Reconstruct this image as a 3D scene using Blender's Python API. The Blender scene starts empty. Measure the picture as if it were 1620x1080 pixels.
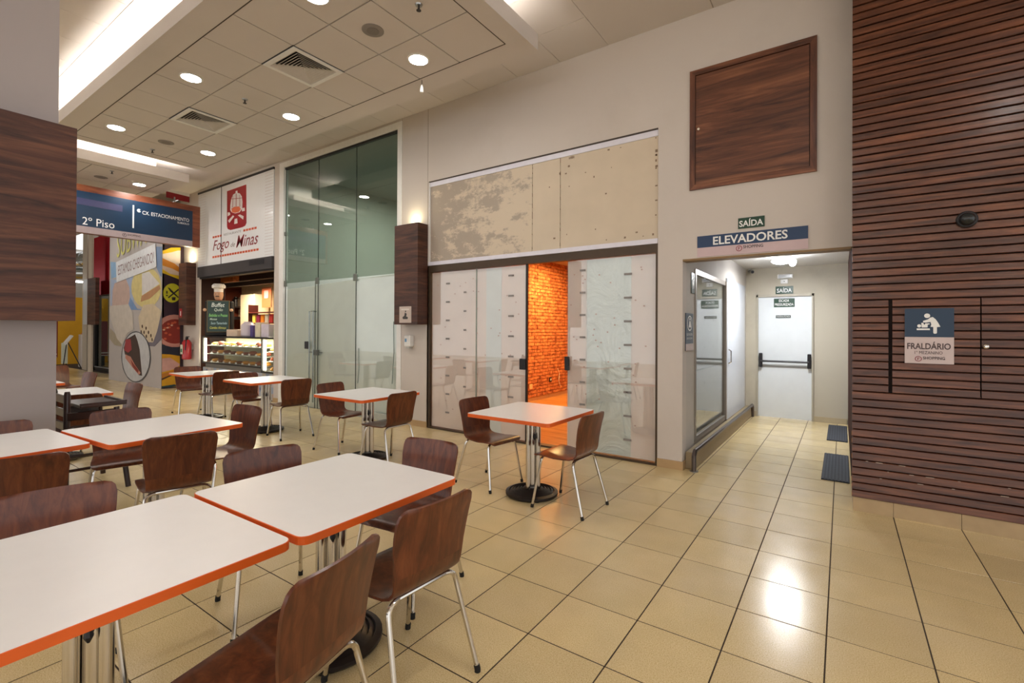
import bpy, math, random
from mathutils import Vector, Matrix
random.seed(7)
C = bpy.context.scene.collection
S = bpy.context.scene
PI = math.pi

# ------------------------------------------------------------------ camera
H = 1.483
cam_d = bpy.data.cameras.new('camera'); cam = bpy.data.objects.new('camera', cam_d); C.objects.link(cam)
F_PX, YAW, PITCH, ROLL, CY = 757.28, -.60379, .004764, .0048634, 517.35
def cam_axes():
    cy, sy = math.cos(YAW), math.sin(YAW)
    Ry = Matrix(((cy, -sy, 0), (0, 0, -1), (sy, cy, 0)))
    cp, sp = math.cos(PITCH), math.sin(PITCH)
    Rx = Matrix(((1, 0, 0), (0, cp, sp), (0, -sp, cp)))
    cr, sr = math.cos(ROLL), math.sin(ROLL)
    Rz = Matrix(((cr, -sr, 0), (sr, cr, 0), (0, 0, 1)))
    return Rz @ Rx @ Ry
M3 = cam_axes()
rt, dn, fw = Vector(M3[0]), Vector(M3[1]), Vector(M3[2])
rot = Matrix((rt, -dn, -fw)).transposed()
cam.matrix_world = Matrix.Translation((0, 0, H)) @ rot.to_4x4()
cam_d.sensor_fit = 'HORIZONTAL'; cam_d.sensor_width = 36
cam_d.lens = F_PX / 1620 * 36
cam_d.shift_y = -(540 - CY) / 1620
cam_d.clip_start = .05; cam_d.clip_end = 200
S.camera = cam

# ------------------------------------------------------------------ world, light, exposure
w = bpy.data.worlds.new('world'); S.world = w; w.use_nodes = True
w.node_tree.nodes['Background'].inputs[0].default_value = (1.0, .985, .97, 1)
w.node_tree.nodes['Background'].inputs[1].default_value = .62
S.view_settings.view_transform = 'Standard'; S.view_settings.look = 'None'
S.view_settings.exposure = 1.15; S.view_settings.gamma = 1; S.view_settings.use_curve_mapping = False
DOWNLIGHT = 60.0      # emission of the recessed lamps
COVE = 13.0            # emission of the cove strips
def area(name, loc, size, power, col, rotn=(0, 0, 0), shape='DISK', size_y=None):
    d = bpy.data.lights.new(name, 'AREA'); d.energy = power; d.color = col; d.shape = shape; d.size = size
    if size_y: d.size_y = size_y
    o = bpy.data.objects.new(name, d); o.location = loc; o.rotation_euler = rotn; C.objects.link(o); return o

# ------------------------------------------------------------------ materials
def hexc(h):
    v = [int(h[i:i+2], 16) / 255 for i in (0, 2, 4)]
    return tuple((c / 12.92 if c <= .04045 else ((c + .055) / 1.055) ** 2.4) for c in v) + (1,)
_m = {}
def new_mat(name):
    m = bpy.data.materials.new(name); m.use_nodes = True
    nt = m.node_tree; b = nt.nodes['Principled BSDF']
    return m, nt, b
def nd(nt, t, **k):
    n = nt.nodes.new(t)
    for a, v in k.items(): setattr(n, a, v)
    return n
def plain(h, rough=.5, metal=0, name=None, var=.04, scale=14, bump=0.0, coat=0.0, spec=.5):
    """coloured surface with a faint mottling so that nothing is one flat tone"""
    key = ('p', h, rough, metal, var, scale, bump, coat)
    if key in _m: return _m[key]
    m, nt, b = new_mat(name or ('paint_' + h)); c = hexc(h)
    tc = nd(nt, 'ShaderNodeTexCoord'); nz = nd(nt, 'ShaderNodeTexNoise'); nz.inputs['Scale'].default_value = scale; nz.inputs['Detail'].default_value = 4
    nt.links.new(tc.outputs['Object'], nz.inputs['Vector'])
    mr = nd(nt, 'ShaderNodeMapRange'); mr.inputs[3].default_value = 1 - var * 2; mr.inputs[4].default_value = 1 + var * 2
    nt.links.new(nz.outputs[0], mr.inputs[0])
    mx = nd(nt, 'ShaderNodeVectorMath', operation='SCALE'); mx.inputs[0].default_value = c[:3]
    nt.links.new(mr.outputs[0], mx.inputs['Scale']); nt.links.new(mx.outputs[0], b.inputs['Base Color'])
    b.inputs['Roughness'].default_value = rough; b.inputs['Metallic'].default_value = metal
    b.inputs['Specular IOR Level'].default_value = spec
    if coat: b.inputs['Coat Weight'].default_value = coat; b.inputs['Coat Roughness'].default_value = .08
    if bump:
        bp = nd(nt, 'ShaderNodeBump'); bp.inputs['Strength'].default_value = bump; bp.inputs['Distance'].default_value = .01
        nt.links.new(nz.outputs[0], bp.inputs['Height']); nt.links.new(bp.outputs[0], b.inputs['Normal'])
    _m[key] = m; return m
def emis(h, s, name='lamp_glow'):
    key = ('e', h, s)
    if key in _m: return _m[key]
    m, nt, b = new_mat(name); c = hexc(h)
    b.inputs['Base Color'].default_value = c; b.inputs['Emission Color'].default_value = c; b.inputs['Emission Strength'].default_value = s
    _m[key] = m; return m
def wood(name, dark, mid, light, stretch, rough=.38, coat=.15, world=True, contrast=1.0, spec=.5):
    """grain noise stretched along one axis; each board is shifted by its own random number"""
    m, nt, b = new_mat(name)
    if world:
        g = nd(nt, 'ShaderNodeNewGeometry'); src = g.outputs['Position']
    else:
        g = nd(nt, 'ShaderNodeTexCoord'); src = g.outputs['Object']
    oi = nd(nt, 'ShaderNodeObjectInfo')
    off = nd(nt, 'ShaderNodeVectorMath', operation='SCALE'); off.inputs[0].default_value = (7.3, 5.1, 9.7)
    nt.links.new(oi.outputs['Random'], off.inputs['Scale'])
    add = nd(nt, 'ShaderNodeVectorMath', operation='ADD'); nt.links.new(src, add.inputs[0]); nt.links.new(off.outputs[0], add.inputs[1])
    mp = nd(nt, 'ShaderNodeVectorMath', operation='MULTIPLY'); mp.inputs[1].default_value = stretch
    nt.links.new(add.outputs[0], mp.inputs[0])
    n1 = nd(nt, 'ShaderNodeTexNoise'); n1.inputs['Scale'].default_value = 1; n1.inputs['Detail'].default_value = 8; n1.inputs['Roughness'].default_value = .65; n1.inputs['Distortion'].default_value = .6
    nt.links.new(mp.outputs[0], n1.inputs['Vector'])
    r = nd(nt, 'ShaderNodeValToRGB'); e = r.color_ramp.elements
    d = .17 / contrast
    e[0].position = .5 - d; e[0].color = hexc(dark); e[1].position = .5 + d; e[1].color = hexc(light)
    k = e.new(.5); k.color = hexc(mid)
    nt.links.new(n1.outputs[0], r.inputs[0])
    mr = nd(nt, 'ShaderNodeMapRange'); mr.inputs[3].default_value = .86; mr.inputs[4].default_value = 1.14
    nt.links.new(oi.outputs['Random'], mr.inputs[0])
    mx = nd(nt, 'ShaderNodeVectorMath', operation='SCALE'); nt.links.new(r.outputs[0], mx.inputs[0]); nt.links.new(mr.outputs[0], mx.inputs['Scale'])
    nt.links.new(mx.outputs[0], b.inputs['Base Color'])
    b.inputs['Roughness'].default_value = rough; b.inputs['Coat Weight'].default_value = coat; b.inputs['Coat Roughness'].default_value = .18
    b.inputs['Specular IOR Level'].default_value = spec
    return m
def wall_paint(name, h, stain='A89A86', amount=.35, scale=1.2, rough=.75):
    m, nt, b = new_mat(name)
    g = nd(nt, 'ShaderNodeNewGeometry')
    n1 = nd(nt, 'ShaderNodeTexNoise'); n1.inputs['Scale'].default_value = scale; n1.inputs['Detail'].default_value = 7; n1.inputs['Roughness'].default_value = .6
    n2 = nd(nt, 'ShaderNodeTexNoise'); n2.inputs['Scale'].default_value = 60; n2.inputs['Detail'].default_value = 3
    nt.links.new(g.outputs['Position'], n1.inputs['Vector']); nt.links.new(g.outputs['Position'], n2.inputs['Vector'])
    mr = nd(nt, 'ShaderNodeMapRange'); mr.inputs[1].default_value = .52; mr.inputs[2].default_value = .85; mr.inputs[3].default_value = 0; mr.inputs[4].default_value = amount
    nt.links.new(n1.outputs[0], mr.inputs[0])
    mx = nd(nt, 'ShaderNodeMix', data_type='RGBA'); mx.inputs[6].default_value = hexc(h); mx.inputs[7].default_value = hexc(stain)
    nt.links.new(mr.outputs[0], mx.inputs[0]); nt.links.new(mx.outputs[2], b.inputs['Base Color'])
    bp = nd(nt, 'ShaderNodeBump'); bp.inputs['Strength'].default_value = .12; bp.inputs['Distance'].default_value = .002
    nt.links.new(n2.outputs[0], bp.inputs['Height']); nt.links.new(bp.outputs[0], b.inputs['Normal'])
    b.inputs['Roughness'].default_value = rough
    return m
def glass_mat(name, tint, gloss_ior=1.5, rough=.0):
    """thin pane: tinted see-through mixed with a mirror by Fresnel"""
    m, nt, b = new_mat(name); nt.nodes.remove(b); out = nt.nodes['Material Output']
    t = nd(nt, 'ShaderNodeBsdfTransparent'); t.inputs[0].default_value = hexc(tint)
    gl = nd(nt, 'ShaderNodeBsdfGlossy'); gl.inputs['Roughness'].default_value = rough
    # reflectance that is the same from both sides of the pane: F0 + (1-F0)*(1-|cos|)^5
    g = nd(nt, 'ShaderNodeNewGeometry'); dt = nd(nt, 'ShaderNodeVectorMath', operation='DOT_PRODUCT')
    nt.links.new(g.outputs['Normal'], dt.inputs[0]); nt.links.new(g.outputs['Incoming'], dt.inputs[1])
    ab = nd(nt, 'ShaderNodeMath', operation='ABSOLUTE'); nt.links.new(dt.outputs['Value'], ab.inputs[0])
    om = nd(nt, 'ShaderNodeMath', operation='SUBTRACT'); om.inputs[0].default_value = 1; nt.links.new(ab.outputs[0], om.inputs[1])
    pw = nd(nt, 'ShaderNodeMath', operation='POWER'); pw.inputs[1].default_value = 5; nt.links.new(om.outputs[0], pw.inputs[0])
    f0 = ((gloss_ior - 1)/(gloss_ior + 1))**2
    fr = nd(nt, 'ShaderNodeMapRange'); fr.inputs[3].default_value = f0; fr.inputs[4].default_value = 1; nt.links.new(pw.outputs[0], fr.inputs[0])
    mx = nd(nt, 'ShaderNodeMixShader')
    nt.links.new(fr.outputs[0], mx.inputs[0]); nt.links.new(t.outputs[0], mx.inputs[1]); nt.links.new(gl.outputs[0], mx.inputs[2])
    nt.links.new(mx.outputs[0], out.inputs[0])
    return m
def film_mat(name, h, trans=.35, wrinkle=.0, coat=.0):
    m, nt, b = new_mat(name); nt.nodes.remove(b); out = nt.nodes['Material Output']
    g = nd(nt, 'ShaderNodeNewGeometry')
    n1 = nd(nt, 'ShaderNodeTexNoise'); n1.inputs['Scale'].default_value = 2.2; n1.inputs['Detail'].default_value = 5; n1.inputs['Distortion'].default_value = 1.2
    nt.links.new(g.outputs['Position'], n1.inputs['Vector'])
    mr = nd(nt, 'ShaderNodeMapRange'); mr.inputs[3].default_value = .88; mr.inputs[4].default_value = 1.06
    nt.links.new(n1.outputs[0], mr.inputs[0])
    mc = nd(nt, 'ShaderNodeVectorMath', operation='SCALE'); mc.inputs[0].default_value = hexc(h)[:3]; nt.links.new(mr.outputs[0], mc.inputs['Scale'])
    d = nd(nt, 'ShaderNodeBsdfDiffuse'); t = nd(nt, 'ShaderNodeBsdfTranslucent')
    nt.links.new(mc.outputs[0], d.inputs[0]); nt.links.new(mc.outputs[0], t.inputs[0])
    mx = nd(nt, 'ShaderNodeMixShader'); mx.inputs[0].default_value = trans
    nt.links.new(d.outputs[0], mx.inputs[1]); nt.links.new(t.outputs[0], mx.inputs[2])
    last = mx
    if wrinkle:
        bp = nd(nt, 'ShaderNodeBump'); bp.inputs['Strength'].default_value = wrinkle; bp.inputs['Distance'].default_value = .06
        nt.links.new(n1.outputs[0], bp.inputs['Height'])
        nt.links.new(bp.outputs[0], d.inputs['Normal'])
        gl = nd(nt, 'ShaderNodeBsdfGlossy'); gl.inputs['Roughness'].default_value = .25; nt.links.new(bp.outputs[0], gl.inputs['Normal'])
        m2 = nd(nt, 'ShaderNodeMixShader'); m2.inputs[0].default_value = .12
        nt.links.new(mx.outputs[0], m2.inputs[1]); nt.links.new(gl.outputs[0], m2.inputs[2]); last = m2
    nt.links.new(last.outputs[0], out.inputs[0])
    return m
def floor_mat():
    m, nt, b = new_mat('terrazzo_tile')
    g = nd(nt, 'ShaderNodeNewGeometry')
    snap = nd(nt, 'ShaderNodeVectorMath', operation='SNAP'); snap.inputs[1].default_value = (TP, TPY, 10)
    off = nd(nt, 'ShaderNodeVectorMath', operation='SUBTRACT'); off.inputs[1].default_value = (TX0, TY0, 0)
    nt.links.new(g.outputs['Position'], off.inputs[0]); nt.links.new(off.outputs[0], snap.inputs[0])
    wn = nd(nt, 'ShaderNodeTexWhiteNoise', noise_dimensions='3D'); nt.links.new(snap.outputs[0], wn.inputs['Vector'])
    n1 = nd(nt, 'ShaderNodeTexNoise'); n1.inputs['Scale'].default_value = 210; n1.inputs['Detail'].default_value = 2
    n2 = nd(nt, 'ShaderNodeTexNoise'); n2.inputs['Scale'].default_value = 5; n2.inputs['Detail'].default_value = 5
    n3 = nd(nt, 'ShaderNodeTexNoise'); n3.inputs['Scale'].default_value = .9; n3.inputs['Detail'].default_value = 5
    for n in (n1, n2, n3): nt.links.new(g.outputs['Position'], n.inputs['Vector'])
    r = nd(nt, 'ShaderNodeValToRGB'); e = r.color_ramp.elements
    e[0].position = .28; e[0].color = hexc('B69B68'); e[1].position = .70; e[1].color = hexc('E6D4A8')
    k = e.new(.42); k.color = hexc('D3BB88')
    nt.links.new(n1.outputs[0], r.inputs[0])
    a1 = nd(nt, 'ShaderNodeMapRange'); a1.inputs[3].default_value = .93; a1.inputs[4].default_value = 1.07; nt.links.new(wn.outputs['Value'], a1.inputs[0])
    a2 = nd(nt, 'ShaderNodeMapRange'); a2.inputs[3].default_value = .90; a2.inputs[4].default_value = 1.10; nt.links.new(n2.outputs[0], a2.inputs[0])
    mu = nd(nt, 'ShaderNodeMath', operation='MULTIPLY'); nt.links.new(a1.outputs[0], mu.inputs[0]); nt.links.new(a2.outputs[0], mu.inputs[1])
    mx = nd(nt, 'ShaderNodeVectorMath', operation='SCALE'); nt.links.new(r.outputs[0], mx.inputs[0]); nt.links.new(mu.outputs[0], mx.inputs['Scale'])
    hs = nd(nt, 'ShaderNodeMix', data_type='RGBA'); hs.inputs[7].default_value = hexc('D9C8B0')
    mr3 = nd(nt, 'ShaderNodeMapRange'); mr3.inputs[1].default_value = .45; mr3.inputs[2].default_value = .7; mr3.inputs[4].default_value = .3; nt.links.new(n3.outputs[0], mr3.inputs[0])
    nt.links.new(mr3.outputs[0], hs.inputs[0]); nt.links.new(mx.outputs[0], hs.inputs[6]); nt.links.new(hs.outputs[2], b.inputs['Base Color'])
    rr = nd(nt, 'ShaderNodeMapRange'); rr.inputs[3].default_value = .13; rr.inputs[4].default_value = .30; nt.links.new(n2.outputs[0], rr.inputs[0]); nt.links.new(rr.outputs[0], b.inputs['Roughness'])
    b.inputs['Specular IOR Level'].default_value = .5
    return m
def plaster_mat():
    """bare board with a patch of skimmed filler towards its left end"""
    m, nt, b = new_mat('patched_board')
    g = nd(nt, 'ShaderNodeNewGeometry')
    mp = nd(nt, 'ShaderNodeVectorMath', operation='MULTIPLY'); mp.inputs[1].default_value = (3.2, 1, 5.5)
    nt.links.new(g.outputs['Position'], mp.inputs[0])
    n1 = nd(nt, 'ShaderNodeTexNoise'); n1.inputs['Scale'].default_value = 1.1; n1.inputs['Detail'].default_value = 9; n1.inputs['Roughness'].default_value = .72
    nt.links.new(mp.outputs[0], n1.inputs['Vector'])
    sx = nd(nt, 'ShaderNodeSeparateXYZ'); nt.links.new(g.outputs['Position'], sx.inputs[0])
    mr = nd(nt, 'ShaderNodeMapRange'); mr.inputs[1].default_value = -5.1; mr.inputs[2].default_value = -3.28; mr.inputs[3].default_value = .15; mr.inputs[4].default_value = -.01; nt.links.new(sx.outputs[0], mr.inputs[0])
    ad = nd(nt, 'ShaderNodeMath', operation='ADD'); nt.links.new(n1.outputs[0], ad.inputs[0]); nt.links.new(mr.outputs[0], ad.inputs[1])
    lt = nd(nt, 'ShaderNodeMath', operation='LESS_THAN'); lt.inputs[1].default_value = -3.29; nt.links.new(sx.outputs[0], lt.inputs[0])
    st = nd(nt, 'ShaderNodeMapRange'); st.inputs[1].default_value = .52; st.inputs[2].default_value = .60; nt.links.new(ad.outputs[0], st.inputs[0])
    mu = nd(nt, 'ShaderNodeMath', operation='MULTIPLY'); nt.links.new(st.outputs[0], mu.inputs[0]); nt.links.new(lt.outputs[0], mu.inputs[1])
    mx = nd(nt, 'ShaderNodeMix', data_type='RGBA'); mx.inputs[6].default_value = hexc('D3C4AE'); mx.inputs[7].default_value = hexc('AEA192')
    nt.links.new(mu.outputs[0], mx.inputs[0]); nt.links.new(mx.outputs[2], b.inputs['Base Color']); b.inputs['Roughness'].default_value = .8
    return m

# ------------------------------------------------------------------ mesh helpers
class MB:
    def __init__(s): s.v = []; s.f = []
    def add(s, vs, fs):
        n = len(s.v); s.v += [tuple(v) for v in vs]; s.f += [tuple(i + n for i in f) for f in fs]; return s
    def box(s, x0, x1, y0, y1, z0, z1):
        return s.add([(x0,y0,z0),(x1,y0,z0),(x1,y1,z0),(x0,y1,z0),(x0,y0,z1),(x1,y0,z1),(x1,y1,z1),(x0,y1,z1)],
                     [(0,3,2,1),(4,5,6,7),(0,1,5,4),(1,2,6,5),(2,3,7,6),(3,0,4,7)])
    def cbox(s, c, x, y, z, b):
        """box with chamfered edges, centre c, full sizes x y z"""
        vs = []; hx, hy, hz = x/2, y/2, z/2
        for sx in (-1, 1):
            for sy in (-1, 1):
                for sz in (-1, 1):
                    vs += [(c[0]+sx*hx, c[1]+sy*(hy-b), c[2]+sz*(hz-b)), (c[0]+sx*(hx-b), c[1]+sy*hy, c[2]+sz*(hz-b)), (c[0]+sx*(hx-b), c[1]+sy*(hy-b), c[2]+sz*hz)]
        i = lambda sx, sy, sz, k: ((sx*2+sy)*2+sz)*3+k
        fs = [(i(0,0,0,0),i(0,0,1,0),i(0,1,1,0),i(0,1,0,0)),(i(1,0,0,0),i(1,1,0,0),i(1,1,1,0),i(1,0,1,0)),
              (i(0,0,0,1),i(1,0,0,1),i(1,0,1,1),i(0,0,1,1)),(i(0,1,0,1),i(0,1,1,1),i(1,1,1,1),i(1,1,0,1)),
              (i(0,0,0,2),i(0,1,0,2),i(1,1,0,2),i(1,0,0,2)),(i(0,0,1,2),i(1,0,1,2),i(1,1,1,2),i(0,1,1,2))]
        for a in (0,1):
            for b_ in (0,1):
                fs += [(i(a,b_,0,0),i(a,b_,1,0),i(a,b_,1,1),i(a,b_,0,1)), (i(a,0,b_,0),i(a,1,b_,0),i(a,1,b_,2),i(a,0,b_,2)), (i(0,a,b_,1),i(1,a,b_,1),i(1,a,b_,2),i(0,a,b_,2))]
                for c_ in (0,1): fs.append((i(a,b_,c_,0),i(a,b_,c_,1),i(a,b_,c_,2)))
        return s.add(vs, list(set(fs)))
    def prism(s, poly, fn, d0, d1):
        """polygon (u,v) extruded between depths d0..d1; fn(u,v,d) -> xyz"""
        n = len(poly); vs = [fn(u, v, d0) for u, v in poly] + [fn(u, v, d1) for u, v in poly]
        return s.add(vs, [tuple(range(n)), tuple(range(2*n-1, n-1, -1))] + [(i, (i+1) % n, n+(i+1) % n, n+i) for i in range(n)])
    def tube(s, pts, r, seg=8, cap=True, radii=None):
        pts = [Vector(p) for p in pts]; rings = []; up = None
        for i, p in enumerate(pts):
            t = (pts[min(i+1, len(pts)-1)] - pts[max(i-1, 0)]).normalized()
            if up is None:
                up = Vector((0, 0, 1)) if abs(t.z) < .9 else Vector((1, 0, 0))
            a = t.cross(up).normalized(); up = a.cross(t).normalized()
            rr = radii[i] if radii else r
            rings.append([p + (a*math.cos(k*2*PI/seg) + up*math.sin(k*2*PI/seg))*rr for k in range(seg)])
        vs = [v for q in rings for v in q]; fs = []
        for i in range(len(pts)-1):
            for k in range(seg):
                fs.append((i*seg+k, i*seg+(k+1) % seg, (i+1)*seg+(k+1) % seg, (i+1)*seg+k))
        if cap: fs += [tuple(range(seg-1, -1, -1)), tuple((len(pts)-1)*seg+k for k in range(seg))]
        return s.add(vs, fs)
    def lathe(s, prof, c=(0, 0, 0), seg=28, axis='z'):
        vs = []
        for r, h in prof:
            for k in range(seg):
                a = k*2*PI/seg; x, y = r*math.cos(a), r*math.sin(a)
                p = {'z': (x, y, h), 'y': (x, h, y), 'x': (h, x, y)}[axis]
                vs.append((c[0]+p[0], c[1]+p[1], c[2]+p[2]))
        fs = []
        for i in range(len(prof)-1):
            for k in range(seg): fs.append((i*seg+k, i*seg+(k+1) % seg, (i+1)*seg+(k+1) % seg, (i+1)*seg+k))
        fs += [tuple(range(seg-1, -1, -1)), tuple((len(prof)-1)*seg+k for k in range(seg))]
        return s.add(vs, fs)
def wloc(o):
    v = Vector((0, 0, 0))
    while o is not None: v += o.location; o = o.parent
    return v
def smooth(me, ang=35):
    for p in me.polygons: p.use_smooth = True
    try: me.set_sharp_from_angle(angle=math.radians(ang))
    except Exception: pass
import bmesh
def obj(name, mb, mat, parent=None, sm=False, local=False, recalc=True):
    """link ONE mesh object; vertices are given in world space unless local"""
    off = Vector((0, 0, 0)) if local else (wloc(parent) if parent is not None else Vector((0, 0, 0)))
    me = bpy.data.meshes.new(name)
    me.from_pydata([tuple(Vector(v) - off) for v in mb.v], [], mb.f)
    if recalc:
        b = bmesh.new(); b.from_mesh(me); bmesh.ops.recalc_face_normals(b, faces=b.faces); b.to_mesh(me); b.free()
    me.materials.append(mat)
    if sm: smooth(me, 35 if sm is True else sm)
    o = bpy.data.objects.new(name, me); C.objects.link(o)
    if parent is not None: o.parent = parent
    return o
def tag(o, label, cat, group=None):
    o['label'] = label; o['category'] = cat
    if group: o['group'] = group
    return o
def thing(name, label, cat, loc=(0, 0, 0), rz=0, group=None):
    o = bpy.data.objects.new(name, None); o.empty_display_size = .1; C.objects.link(o)
    o.location = loc; o.rotation_euler = (0, 0, rz); return tag(o, label, cat, group)
def struct(name, mb, mat, parent=None, sm=False):
    o = obj(name, mb, mat, parent, sm)
    if parent is None: o['kind'] = 'structure'
    return o
def B(*a): return MB().box(*a)
def dup(root, loc, rz, label, group=None):
    r = root.copy(); C.objects.link(r); r.location = loc; r.rotation_euler = (0, 0, rz); r['label'] = label
    if group: r['group'] = group
    for ch in list(root.children):
        c = ch.copy(); C.objects.link(c); c.parent = r
        for g in list(ch.children):
            d = g.copy(); C.objects.link(d); d.parent = c
    return r
def face_y(y0): return lambda u, v, d: (u, y0 - d, v)      # board that looks towards -Y
def face_x(x0): return lambda u, v, d: (x0 + d, u, v)      # board that looks towards +X
def text(s, name, fn, u0, u1, v0, v1, mat, parent, d=.0015, shear=0, bold=0, spacing=1.0, slope=0):
    """lettering fitted into the box u0..u1 x v0..v1 of a board; slope raises the far end"""
    cu = bpy.data.curves.new('t', 'FONT'); cu.body = s; cu.shear = shear; cu.offset = bold; cu.space_character = spacing; cu.resolution_u = 3
    to = bpy.data.objects.new('t', cu); C.objects.link(to); bpy.context.view_layer.update()
    dg = bpy.context.evaluated_depsgraph_get(); me = bpy.data.meshes.new_from_object(to.evaluated_get(dg))
    bpy.data.objects.remove(to); bpy.data.curves.remove(cu)
    xs = [v.co.x for v in me.vertices]; ys = [v.co.y for v in me.vertices]
    a, b_, c, e = min(xs), max(xs), min(ys), max(ys)
    off = wloc(parent)
    for v in me.vertices:
        u = u0 + (v.co.x - a)/(b_ - a)*(u1 - u0); q = v0 + (v.co.y - c)/(e - c)*(v1 - v0) + slope*(u - u0)
        v.co = Vector(fn(u, q, d)) - off
    me.materials.clear(); me.materials.append(mat); me.name = name
    o = bpy.data.objects.new(name, me); C.objects.link(o); o.parent = parent
    return o
def ellipse(cx, cy, rx, ry, n=24, a0=0, a1=2*PI):
    full = abs(a1-a0-2*PI) < 1e-6
    return [(cx+rx*math.cos(a0+(a1-a0)*i/n), cy+ry*math.sin(a0+(a1-a0)*i/n)) for i in range(n if full else n+1)]
def rrect(u0, u1, v0, v1, r, n=4):
    o = []
    for cx, cy, a in ((u1-r, v1-r, 0), (u0+r, v1-r, 90), (u0+r, v0+r, 180), (u1-r, v0+r, 270)):
        for i in range(n+1):
            t = math.radians(a + 90*i/n); o.append((cx+r*math.cos(t), cy+r*math.sin(t)))
    return o
def frame_y(mb, x0, x1, y0, y1, z0, z1, w):
    """picture-frame of four butted bars in the XZ plane"""
    return mb.box(x0, x1, y0, y1, z0, z0+w).box(x0, x1, y0, y1, z1-w, z1).box(x0, x0+w, y0, y1, z0+w, z1-w).box(x1-w, x1, y0, y1, z0+w, z1-w)
TP, TPY, TX0, TY0 = .400, .4095, -1.261, 1.98

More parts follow.
